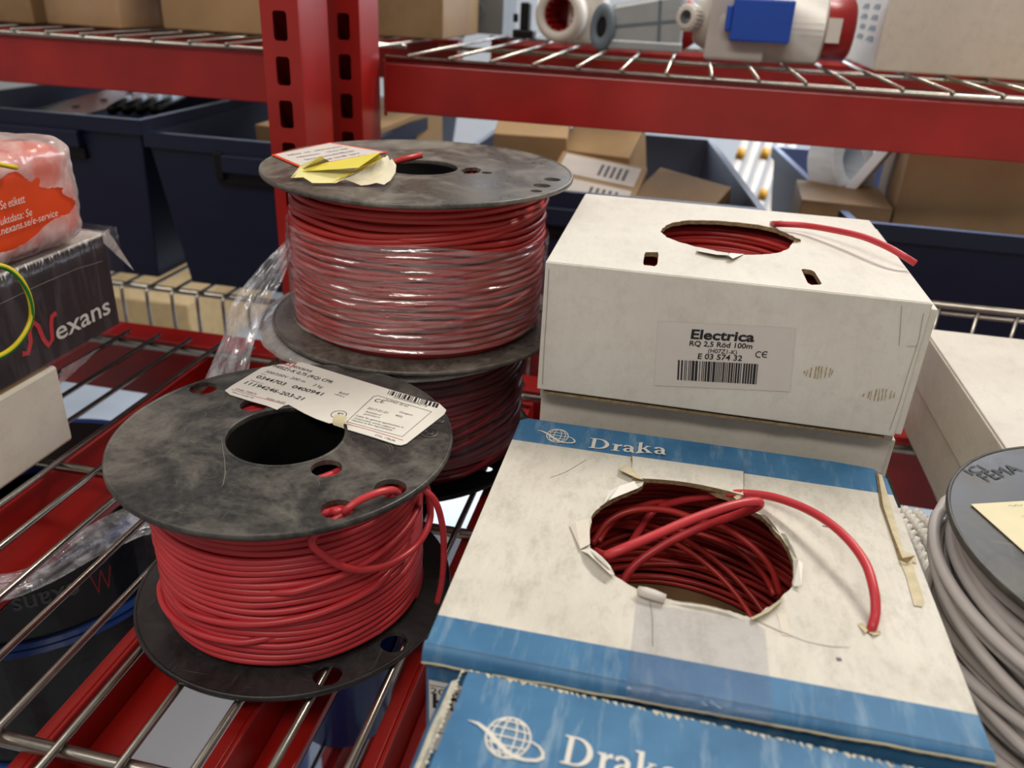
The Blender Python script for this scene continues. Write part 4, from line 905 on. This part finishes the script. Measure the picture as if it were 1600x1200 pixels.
def lump(mb, x0, x1, y0, y1, z0, z1, rad, amp, mat, seed, n=14, skip=None):
    bm = bmesh.new(); bmesh.ops.create_cube(bm, size=1); bmesh.ops.subdivide_edges(bm, edges=bm.edges[:], cuts=n, use_grid_fill=True)
    cx, cyy, cz = (x0+x1)/2, (y0+y1)/2, (z0+z1)/2; hx, hy, hz_ = (x1-x0)/2, (y1-y0)/2, (z1-z0)/2; vs = []
    for v in bm.verts:
        p = Vector((v.co.x*2*hx, v.co.y*2*hy, v.co.z*2*hz_)); q_ = Vector((max(-hx+rad, min(hx-rad, p.x)), max(-hy+rad, min(hy-rad, p.y)), max(-hz_+rad, min(hz_-rad, p.z))))
        d = p-q_
        if d.length > 0: d = d.normalized()*rad
        r_ = q_+d; nn = r_.normalized(); k = noise.noise(r_*38+Vector((seed, 0, 0)))*amp+noise.noise(r_*110+Vector((seed, 4, 0)))*amp*.5
        vs.append(Vector((cx, cyy, cz))+r_+nn*k)
    bm.verts.index_update(); fs = []
    for f in bm.faces:
        q_ = sum((vs[v.index] for v in f.verts), Vector())/len(f.verts)
        if not (skip and skip(q_)): fs.append(tuple(v.index for v in f.verts))
    mb.add(vs, fs, mat, True); bm.free()
mb = MB(); lump(mb, -.66, -.460, .33, .562, .1635, .2385, .014, .0006, 'orange', 1); mb.build('orange_wrapper', A3)
mb = MB(); lump(mb, -.665, -.4585, .325, .5665, .1610, .2430, .017, .0026, 'wrap_p', 5, 120, skip=lambda q_: q_.x > -.464 and q_.y < .545+.006*math.sin(q_.z*300) and .181+.006*math.sin(q_.y*60+1) < q_.z < .2245-max(0, q_.y-.50)*.5+.003*math.sin(q_.y*130))
mb.build('crinkled_film', A3)
mb = MB(); xf = -.4568
def xt(s, u0, v0, u1, v1, cap): a = onx(u0, v0, xf); b = onx(u1, v1, xf); text(mb, s, Vector((xf, a.y, b.z)), Vector((xf, b.y, b.z)), UP, cap, 'inkw', 0, .2)
xt('Se etikett', 1, 326, 40, 316, .0062); xt('Produktdata: Se', -24, 352, 51, 336, .0056); xt('www.nexans.se/e-service', -30, 366, 91, 337, .0056); mb.build('printed_text', A3)
mb = MB(); pts = [onx(-30, 250, -.455), onx(-5, 256, -.452), onx(26, 262, -.451)]; mb.tube(spline(pts, 4), .0017, 'earthy', 8)
solo(mb, 'cable_offcut', 'short yellow cable end lying against the orange pack', 'cable')
mb = MB(); xw = -.452
pts = spline([onx(u, v, xw+dx) for u, v, dx in ((-60, 425, -.005), (-20, 414, 0), (10, 418, .004), (32, 436, .008), (46, 465, .01), (49, 495, .01), (38, 522, .009), (18, 545, .006), (-10, 560, .002), (-50, 570, -.002))], 8)
mb.tube(pts, .0019, 'earthy', 10); mb.tube([p+Vector((.0006, -.0004, -.0009)) for p in pts], .0014, 'earthg', 8)
solo(mb, 'earth_wire', 'yellow and green wire loop hanging over the black printed box', 'wire')

# rope coil between carton and grey reel
R_ = MB(); rnd = random.Random(9)
for k in range(7):
    a = onz(1380+k*9, 800+k*2, .012); b = onz(1440+k*9, 915-k*6, .012); N = 30
    base = [a.lerp(b, i/N)+Vector((0, 0, .004*math.sin(PI*i/N)+(.006 if k % 2 else 0))) for i in range(N+1)]
    for ph in (0, PI):
        R_.tube([p+Vector((.0022*math.cos(i*1.1+ph), 0, .0022*math.sin(i*1.1+ph))) for i, p in enumerate(base)], .0024, 'rope', 6)
solo(R_, 'braided_rope', 'bundle of white twisted rope between banded carton and grey reel', 'rope')

# ---------------------------------------------------------------- reels and items on the lower shelf
def dark_reel(label, cx, cy, z0, h, R, word, tilt=0):
    r = thing('wrapped_reel', label, 'cable reel', (cx, cy, z0)); mb = MB()
    mb.lathe([(.03, .006), (R-.006, .006), (R-.006, h-.006), (.03, h-.006)], 'wrapdark', (cx, cy, z0), 64, smooth=False); mb.build('wrapped_core', r)
    for z in (0, h-.006):
        q_ = MB(); q_.lathe([(.03, 0), (R-.003, 0), (R, .003), (R-.003, .006), (.03, .006)], 'bluebd', (cx, cy, z0+z), 64, smooth=False, closed=True); q_.lathe([(R-.012, .0064), (.03, .0064)], 'dark', (cx, cy, z0+z), 64); q_.build('rim', r)
    if word:
        q_ = MB(); a0 = -.62; a1 = -1.02
        text(q_, 'exans', (0, 0, 0), (1, 0, 0), UP, .02, 'ink2', .01, fmap=lambda s_, y: Vector((cx+(R-.0055)*math.cos(a0+(a1-a0)*s_), cy+(R-.0055)*math.sin(a0+(a1-a0)*s_), z0+h*.62-y)))
        P = [(-.02, .0), (.02, .02), (.05, .0), (.09, .02), (.12, .0)]
        q_.ribbon([(s_, y) for s_, y in P], .003, lambda s_, y: Vector((cx+(R-.0055)*math.cos(-.42-s_), cy+(R-.0055)*math.sin(-.42-s_), z0+h*.62-y)), 'inkr')
        q_.build('printed_logo', r)
    return r
dark_reel('black film-wrapped reel with blue rims, top of the lower-shelf stack', -.55, .53, -.158, .085, .13, True)
dark_reel('black film-wrapped reel with blue rims, bottom of the lower-shelf stack', -.55, .53, -.2985, .085+.054, .13, False)
mb = MB(); sheet(mb, [onz(-20, 900, -.02), onz(60, 880, -.02), onz(140, 820, -.018), onz(205, 790, -.016), onz(260, 770, -.014)], [onz(-20, 950, -.03), onz(60, 920, -.03), onz(140, 878, -.028), onz(215, 840, -.026), onz(260, 830, -.022)], 10, 18, 'wrap_h', .005, 8)
solo(mb, 'plastic_film_scrap', 'crumpled strip of clear film beneath the wires left of the front reel', 'plastic film')
def low_box(name, label, cat, x0, x1, y0, y1, z0, z1, mat, rot=0):
    c = Vector(((x0+x1)/2, (y0+y1)/2, 0)); T = Matrix.Translation(c) @ Matrix.Rotation(rot, 4, 'Z') @ Matrix.Translation(-c)
    mb = MB(); mb.box(x0, x1, y0, y1, z0, z1, mat, T); return solo(mb, name, label, cat, bevel=.004)
M['glare'] = simple('glare_white', 'E8EEF6', .35, 0, .5, .05, 8)  # bright bluish white, on the paper ream it paints glare below the shelf
low_box('paper_stack', 'white paper ream on the lower shelf under the front reel', 'paper', -.475, -.335, .40, .55, -.2985, -.27, 'glare', .1)  # bright white ream stands in for the white glare below the rail
low_box('carton', 'small white carton on the lower shelf beside the perforated post', 'carton', -.175, -.115, .47, .58, -.2985, -.22, 'glare', -.1)
low_box('carton', 'pale carton on the lower shelf behind the front reel', 'carton', -.09, .03, .50, .62, -.2985, -.22, 'glare', .15)
# blue tub with clear sack
r = thing('storage_tub', 'blue plastic tub on the lower shelf seen through the wires', 'tub', (-.66, .80, -1.0))
def tub(mb, cx, cyy, z0, z1, rb, rt, mat): mb.lathe([(0, z0), (rb, z0), (rt, z1), (rt+.004, z1), (rt+.004, z1-.006), (rt, z1-.008)], mat, (cx, cyy, 0), 40); mb.lathe([(rt-.003, z1), (rb-.003, z0+.004), (0, z0+.004)], mat, (cx, cyy, 0), 40)
mb = MB(); tub(mb, -.255, .545, -.2985, -.20, .045, .055, 'tubblue')
bpy.data.objects.remove(r)
solo(mb, 'storage_tub', 'round blue plastic tub on the lower shelf under the front reel', 'tub')
mb = MB(); lump(mb, -.90, -.62, 1.06, 1.32, -.9995, -.58, .09, .02, 'glare', 3, 18); solo(mb, 'plastic_sack', 'bulging white plastic sack behind the wire shelf at left', 'sack')
mb = MB(); tub(mb, -.60, .87, -1.0+.0005, -.62, .10, .13, 'bluep'); solo(mb, 'storage_tub', 'tall blue tub on the floor beyond the wire shelf at left', 'tub')
low_box('carton', 'tan carton on the floor behind the wire shelf, left of reels', 'carton', -1.15, -.80, 1.5, 1.9, -.9995, -.62, 'wood', .1)
low_box('carton', 'tan carton standing on the floor by the far wall at left', 'carton', -2.5, -1.72, 2.5, 3.2, -.9995, -.75, 'wood', .05)
low_box('carton', 'pale carton on the floor far behind the shelf', 'carton', -.55, .1, 1.4, 1.9, -.9995, -.7, 'glare', .1)

# ---------------------------------------------------------------- bins on the rear rack
def bin_(label, x0, x1, y0, y1, z0, z1, mat='navy', rim='navy', rot=0, taper=.02, handle=True, hx=.5, back=(0, 0)):
    r = thing('storage_bin', label, 'storage bin', ((x0+x1)/2, (y0+y1)/2, z0)); t_ = .004
    c = Vector((x0, y0, 0)); T = Matrix.Translation(c) @ Matrix.Rotation(rot, 4, 'Z') @ Matrix.Translation(-c)
    def ring(a, z): return [T @ Vector((x0+a, y0+a, z)), T @ Vector((x1-a, y0+a, z)), T @ Vector((x1-a+back[1], y1-a, z)), T @ Vector((x0+a+back[0], y1-a, z))]
    def bridge(mb, A, B, mat_): 
        mb.add(A+B, [(i, (i+1) % 4, 4+(i+1) % 4, 4+i) for i in range(4)], mat_)
    mb = MB(); o0_, o1 = ring(taper, z0), ring(0, z1-.018); bridge(mb, o0_, o1, mat); mb.add(o0_, [(3, 2, 1, 0)], mat)
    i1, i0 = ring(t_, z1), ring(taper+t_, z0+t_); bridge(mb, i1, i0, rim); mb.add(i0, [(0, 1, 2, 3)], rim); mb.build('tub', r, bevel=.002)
    mb = MB(); a = ring(-.005, z1-.018); b = ring(-.005, z1); c2 = ring(t_, z1); d = ring(0, z1-.018); bridge(mb, d, a, mat); bridge(mb, a, b, mat); bridge(mb, b, c2, rim); mb.build('rim', r, bevel=.0015)
    if handle:
        mb = MB(); w_ = .075; xm = x0+(x1-x0)*hx
        mb.box(xm-w_, xm-w_+.012, y0-.009, y0+.006, z1-.050, z1-.016, 'dark', T); mb.box(xm-w_+.012, xm+w_, y0-.012, y0+.004, z1-.040, z1-.018, mat, T); mb.box(xm-w_, xm+w_, y0-.003, y0+.006, z1-.056, z1-.040, 'dark', T); mb.build('handle', r, bevel=.002)  # near-black boxes stand for the shade of the grip recess
    return r
bin_('dark navy storage bin behind the orange pack at far left', -.98, -.664, .935, 1.45, -.0235, .191)
bin_('dark navy storage bin between the orange pack and the red post', -.652, -.385, .932, 1.42, -.0235, .178, hx=.62)
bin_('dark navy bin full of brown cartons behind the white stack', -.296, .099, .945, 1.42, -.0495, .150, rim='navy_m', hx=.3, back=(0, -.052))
bin_('bluish bin holding a white coil and a big brown carton at right', .200, .66, .945, 1.42, -.0495, .147, mat='navy', rim='navy_lit', hx=.7, back=(-.047, 0))
# contents
def bx(name, label, cat, c, dims, rotz, tilt, mat, parts=None, group=None):
    T = Matrix.Translation(c) @ Matrix.Rotation(rotz, 4, 'Z') @ Matrix.Rotation(tilt[0], 4, 'X') @ Matrix.Rotation(tilt[1], 4, 'Y')
    mb = MB(); a, b, h = dims; mb.box(-a/2, a/2, -b/2, b/2, 0, h, mat, T)
    if parts: parts(mb, T, a, b, h)
    return solo(mb, name, label, cat, group, bevel=.0015)
def lab(mb, T, a, b, h):
    mb.add([T @ Vector(p) for p in ((-a*.4, -b/2-.0006, h*.1), (a*.4, -b/2-.0006, h*.1), (a*.4, -b/2-.0006, h*.8), (-a*.4, -b/2-.0006, h*.8))], [(0, 1, 2, 3)], 'label_g')
    for i in range(6): x = a*.02+i*a*.05; mb.add([T @ Vector(p) for p in ((x, -b/2-.001, h*.2), (x+a*.03, -b/2-.001, h*.2), (x+a*.03, -b/2-.001, h*.7), (x, -b/2-.001, h*.7))], [(0, 1, 2, 3)], 'ink2')
def labtop(mb, T, a, b, h):
    for y0_, y1_ in ((-.45, -.02), (.06, .45)):
        mb.add([T @ Vector(p) for p in ((-a*.44, b*y0_, h+.0006), (a*.44, b*y0_, h+.0006), (a*.44, b*y1_, h+.0006), (-a*.44, b*y1_, h+.0006))], [(0, 1, 2, 3)], 'label_g')
        for i in range(5): x = a*.0+i*a*.07; mb.add([T @ Vector(p) for p in ((x, b*(y0_+.08), h+.001), (x+a*.035, b*(y0_+.08), h+.001), (x+a*.035, b*(y1_-.08), h+.001), (x, b*(y1_-.08), h+.001))], [(0, 1, 2, 3)], 'ink2')
def place(u, v, y): return ony(u, v, y)
p = place(826, 250, 1.16); bx('carton', 'tan cardboard box leaning in the bin, leftmost of three', 'carton', (p.x, 1.2, .085), (.10, .12, .115), .1, (.25, 0), 'kraft')
p = place(925, 300, 1.05); bx('carton', 'brown cardboard box with white labels in the middle of the bin', 'carton', (p.x, 1.08, .05), (.115, .10, .105), -.18, (.45, .1), 'kraft', labtop)
p = place(1065, 300, 1.03); bx('carton', 'dark brown open cardboard box at the right end of the bin', 'carton', (p.x, 1.06, .045), (.10, .10, .10), -.45, (.35, .1), 'kraft2')
p = place(950, 250, 1.2); bx('carton', 'brown box with barcode sticker behind the others in the bin', 'carton', (p.x, 1.22, .10), (.10, .08, .09), -.2, (.5, 0), 'kraft', lab)
p = place(1500, 330, 1.0); bx('carton', 'large brown cardboard box filling the right-hand bin', 'carton', (.385, 1.10, .1), (.24, .22, .16), -.12, (.06, 0), 'kraft')
p = place(1330, 330, 1.0); bx('carton', 'low brown cardboard box beside the white panel in the bin', 'carton', (.200, 1.05, .105), (.10, .12, .05), -.05, (0, 0), 'kraft2')
p = place(1330, 260, 1.05); bx('foam_panel', 'white foam panel leaning beside the coil in the bin', 'panel', (.198, 1.12, .10), (.012, .05, .15), -.4, (0, .5), 'glare')
# white cable coil in the bin
mb = MB(); c0 = place(1310, 262, 1.14)
T = Matrix.Translation(c0) @ Matrix.Rotation(.5, 4, 'Z') @ Matrix.Rotation(1.15, 4, 'X') @ Matrix.Rotation(.3, 4, 'Y')
for k in range(9):
    for j in range(6):
        rr = .026+.0038*j; mb.tube([T @ Vector((rr*math.cos(2*PI*i/30), rr*math.sin(2*PI*i/30), k*.0042-.012)) for i in range(30)], .0022, 'whitecable', 6, closed=True)
solo(mb, 'cable_coil', 'coil of white cable standing in the bluish bin', 'cable coil')
# pipes leaning behind the bins
r = None
for i in range(5):
    u0 = 1152+i*19; a = ony(u0-26, 330, 1.58); b = ony(u0+14, 215, 1.62)
    mb = MB(); q0 = a+(a-b)*((a.z+.998)/(b.z-a.z))
    mb.tube([q0, b+(b-a)*.25], .0075, 'whitep', 12)
    q_ = thing('conduit_pipe', ('pale conduit pipe leaning between the bins, leftmost of five', 'pale conduit pipe leaning between the bins, second from the left', 'pale conduit pipe leaning between the bins, the middle one', 'pale conduit pipe leaning between the bins, second from the right', 'pale conduit pipe leaning between the bins, rightmost of five')[i], 'pipe', q0, 'pipes leaning behind the bins')
    mb.build('tube', q_); 
    mb = MB(); c1 = b+(a-b)*(.15+.55*(i % 2)); d = (a-b).normalized(); mb.tube([c1, c1+d*.02], .0084, 'brass', 12); mb.build('yellow_band', q_)
# left bins' contents
p = place(140, 165, 1.15)
mb = MB(); T = Matrix.Translation((p.x, 1.12, .165)) @ Matrix.Rotation(-.25, 4, 'Z') @ Matrix.Rotation(.12, 4, 'X'); mb.box(-.05, .05, -.14, .14, 0, .003, 'zinc', T)
for k in range(5): mb.lathe([(.006, .0035), (.004, .0045), (0, .0045)], 'dark', (0, 0, 0), 14, T=T @ Matrix.Translation((.0, -.1+.05*k, 0)))
solo(mb, 'cable_tray', 'galvanised perforated tray sticking out of the far left bin', 'metal tray', bevel=.0006)
for i in range(4):
    a = ony(175+i*22, 172, 1.02); b = ony(215+i*24, 148, 1.30); mb = MB(); mb.tube([a, b], .007, 'dark', 10)
    solo(mb, 'conduit_tube', 'black tubes lying side by side in the far left bin', 'tube', 'black tubes in the far left bin')
p = place(385, 190, 1.1); bx('carton', 'brown cardboard sheet box inside the second navy bin', 'carton', (-.47, 1.17, .10), (.16, .26, .085), -.15, (.06, 0), 'kraft')

# ---------------------------------------------------------------- things on the upper shelf
ZU = .2912
def up(u, v): return onz(u, v, ZU)
def crate(label, u0, u1, v, yy, hgt, dep, mat, rot=0, extra=None, name='carton', cat='carton'):
    a = ony(u0, v, yy); b = ony(u1, v, yy); mb = MB(); w_ = b.x-a.x
    T = Matrix.Translation((a.x, yy, ZU)) @ Matrix.Rotation(rot, 4, 'Z'); mb.box(0, w_, 0, dep, 0, hgt, mat, T)
    if extra: extra(mb, T, w_, dep, hgt)
    return solo(mb, name, label, cat, bevel=.002)
crate('brown cardboard carton at the far left end of the upper shelf', -130, 52, 30, .96, .16, .2, 'kraft2')
def seam(mb, T, w_, d_, h_):
    mb.ribbon([(w_*.06, 0), (w_*.2, h_*.4), (w_*.5, h_)], .002, lambda x, y: T @ Vector((x, -.001, y)), 'dark')
crate('brown carton in loose clear film, second along the upper shelf', 58, 192, 30, .985, .16, .22, 'kraft', -.05, seam)
mb = MB(); a = ony(58, 30, .98); b = ony(262, 30, .98); lump(mb, a.x, b.x-.012, .975, 1.2, ZU+.0005, ZU+.17, .012, .004, 'wrap_d', 3, 16); lb = [o for o in bpy.data.objects if o.get('label', '').startswith('brown carton in loose clear film')][0]; off = lb.location.copy(); mb.v = [p-off for p in mb.v]; o_ = mb.build('clear_film'); o_.parent = lb
crate('brown cardboard carton just left of the red posts up top', 254, 430, 30, 1.03, .16, .2, 'kraft', .0)
crate('brown cardboard carton behind the red posts up top', 560, 692, 30, 1.16, .16, .2, 'kraft2')
def knob(mb, T, w_, d_, h_):
    T2 = T @ Matrix.Translation((w_*.45, -.001, h_*.55)) @ Matrix.Rotation(PI/2, 4, 'X')
    mb.lathe([(.013, 0), (.013, .002), (.010, .002), (.010, .001), (0, .001)], 'midgrey', (0, 0, 0), 24, T=T2)
crate('grey square junction box beside the white gap on the upper shelf', 712, 788, 30, 1.38, .062, .07, 'midgrey', -.1, knob, 'junction_box', 'junction box')
crate('white cardboard carton at the right end of the upper shelf', 1376, 1600+50, 60, 1.105, .2, .25, 'white_b')
# white carton's printed left side
a = ony(1376, 60, 1.105); xs = a.x-.0008
lblob = [o for o in bpy.data.objects if o.get('label', '').startswith('white cardboard carton at the right end')][0]
rnd = random.Random(6)
for c_ in range(2):
    mb = MB()
    for i in range(9):
        y = 1.15+.07*c_; z = ZU+.03+i*.012; mb.add([(xs, y, z), (xs, y+.03+rnd.uniform(0, .02), z), (xs, y+.03, z+.006), (xs, y, z+.006)], [(0, 1, 2, 3)], 'ink2')
    off = lblob.location.copy(); mb.v = [p-off for p in mb.v]; o_ = mb.build('printed_marks'); o_.parent = lblob
# black clamp
mb = MB(); p = up(812, 60); mb.box(p.x-.012, p.x+.02, p.y, p.y+.03, ZU, ZU+.012, 'dark'); mb.box(p.x-.002, p.x+.012, p.y+.004, p.y+.026, ZU+.012, ZU+.05, 'dark'); mb.lathe([(.004, 0), (.004, .012), (0, .012)], 'dark', (p.x-.010, p.y+.012, ZU+.022), 12)
solo(mb, 'cable_clamp', 'small black clamp between the junction box and the flanged socket', 'clamp', bevel=.002)
# flanged socket: ring facing camera-left
sk = thing('flanged_socket', 'off-white round flanged socket with a red ring inside', 'power connector', up(880, 72))
c0 = ony(876, 22, 1.27); ax = Vector((-.25, -1, .02)).normalized(); T = Matrix.Translation(c0) @ ax.to_track_quat('Z', 'Y').to_matrix().to_4x4()
Rk = (c0-ony(829, 26, 1.27)).length
Rk = min(Rk, c0.z-ZU)
mb = MB(); mb.lathe([(Rk*.60, .006), (Rk*.66, .012), (Rk*.88, .012), (Rk, .004), (Rk, -.010), (Rk*.85, -.014), (Rk*.82, -.07), (Rk*.2, -.075), (0, -.075)], 'whitep', n=48, T=T); mb.build('collar', sk)
mb = MB(); mb.lathe([(Rk*.60, .006), (Rk*.60, -.05), (0, -.05)], 'redp', n=40, T=T)
for k in range(14):
    a = 2*PI*k/14; T2 = T @ Matrix.Rotation(a, 4, 'Z') @ Matrix.Translation((Rk*.57, 0, -.02)); mb.box(-.002, .002, -.002, .002, -.02, .024, 'redp', T2)
mb.build('red_sleeve', sk)
mb = MB(); mb.box(c0.x+Rk*.2, c0.x+Rk*1.6, c0.y+.015, c0.y+.09, ZU, c0.z+Rk*.9, 'whitep'); mb.build('rear_housing', sk, bevel=.008)
# grey angled hood
g = thing('connector_hood', 'sloping grey metal connector hood with dark oval cable entry', 'power connector', up(995, 82))
y0 = 1.20; A = ony(932, 78, y0); B = ony(1062, 84, y0); hR = ony(1050, -10, y0).z; xm = ony(962, 38, y0)
mb = MB(); z0 = ZU+.0005
prof = [(A.x, z0), (A.x-.004, z0+.028), (A.x+.004, z0+.046), (A.x+.02, z0+.056), (B.x-.02, hR), (B.x, hR), (B.x, z0)]
n = len(prof); fr = [Vector((x, y0, z)) for x, z in prof]; bk = [Vector((x, y0+.055, z)) for x, z in prof]
mb.add(fr+bk, [tuple(range(n))[::-1], tuple(range(n, 2*n))]+[(i, (i+1) % n, n+(i+1) % n, n+i) for i in range(n)], 'hood'); mb.build('housing', g, bevel=.006)
mb = MB(); mb.box(A.x+.012, B.x+.001, y0-.004, y0+.058, z0, z0+.012, 'hood'); mb.ribbon([(A.x+.024, z0+.028), (B.x, z0+.040)], .004, lambda x, y: Vector((x, y0-.0008, y)), 'slate'); mb.ribbon([(B.x-.034, hR-.008), (B.x-.03, z0+.012)], .004, lambda x, y: Vector((x, y0-.001, y)), 'slate'); mb.build('base_flange', g, bevel=.002)
c1 = ony(938, 42, y0-.002); T = Matrix.Translation((c1.x+.002, y0-.003, c1.z)) @ Vector((-.35, -1, .1)).to_track_quat('Z', 'Y').to_matrix().to_4x4() @ Matrix.Diagonal((.8, 1.35, 1, 1))
mb = MB(); mb.lathe([(.022, -.014), (.022, .0), (.020, .003), (.010, .003), (.010, -.006), (0, -.006)], 'slate', n=36, T=T); mb.lathe([(.0098, -.001), (0, -.001)], 'dark', n=28, T=T); mb.build('cable_entry', g)
# white and red connector lying on its side
q_ = thing('plug_connector', 'off-white plug with blue hinged cover and red collar lying on the shelf', 'power connector', up(1180, 95))
y1 = 1.13; cc = ony(1190, 40, y1); r0 = cc.z-ZU
a = ony(1100, 38, y1).x; b = ony(1285, 50, y1).x; e = ony(1325, 52, y1).x
Tx = Matrix.Translation((0, y1+r0*.1, ZU+r0)) @ Matrix.Rotation(PI/2, 4, 'Y')
Rr_ = r0
mb = MB(); mb.lathe([(0, a-.012), (Rr_*.55, a-.012), (Rr_*.72, a), (Rr_*.94, a+.02), (Rr_, a+.05), (Rr_, b-.004), (Rr_*1.0, b), (Rr_*.86, b)], 'greyp', n=40, T=Tx)
mb.box(a+.004, a+.075, y1-r0*.8, y1, ZU+.001, ZU+r0*1.9, 'greyp'); mb.build('body', q_, bevel=.004)
mb = MB(); mb.lathe([(Rr_*.86, b-.002), (Rr_*.86, e), (Rr_*.7, e+.004), (0, e+.004)], 'redp', n=40, T=Tx); mb.build('red_collar', q_)
mb = MB(); pa = ony(1296, 28, y1-r0*.8); pb = ony(1310, 68, y1-r0*.8); mb.box(pa.x, pb.x, y1-r0*.80, y1-r0*.74, pb.z, pa.z, 'label'); mb.build('white_tag', q_)
yb = y1-r0*.95-.012; pa = ony(1148, 2, yb); pb = ony(1232, 72, yb)
mb = MB(); mb.box(pa.x, pb.x, yb, y1-r0*.5, pb.z+.002, pa.z+.004, 'bluep'); mb.box(pa.x-.007, pa.x, yb+.002, y1-r0*.5, pb.z+.012, pa.z-.004, 'bluep'); mb.build('blue_cover', q_, bevel=.002)
nk = ony(1080, 28, y1-.02); T = Matrix.Translation(nk) @ Vector((-.7, -1, .1)).to_track_quat('Z', 'Y').to_matrix().to_4x4()
mb = MB(); N = 20; prof = []
mb.lathe([(.008, .012), (.013, .012), (.0145, .010), (.0145, -.004), (.012, -.004), (.012, -.04), (0, -.04)], 'whitep', n=30, T=T); mb.lathe([(.008, .012), (.008, 0), (0, 0)], 'midgrey', n=24, T=T)
for k in range(N): mb.box(.0140, .0158, -.0009, .0009, -.003, .010, 'whitep', T @ Matrix.Rotation(2*PI*k/N, 4, 'Z'))
mb.build('knurled_nut', q_)
mb = MB(); c9 = ony(1062, 30, 1.3); T = Matrix.Translation((c9.x, 1.3, ZU+.034)) @ Matrix.Rotation(PI/2, 4, 'X'); mb.lathe([(0, 0), (.030, 0), (.0335, .004), (.0335, .05), (0, .05)], 'redp', n=32, T=T); solo(mb, 'red_cap', 'round red cap between the grey hood and the white plug', 'cap')

for o in bpy.data.objects:
    if '_o' in o: del o['_o']
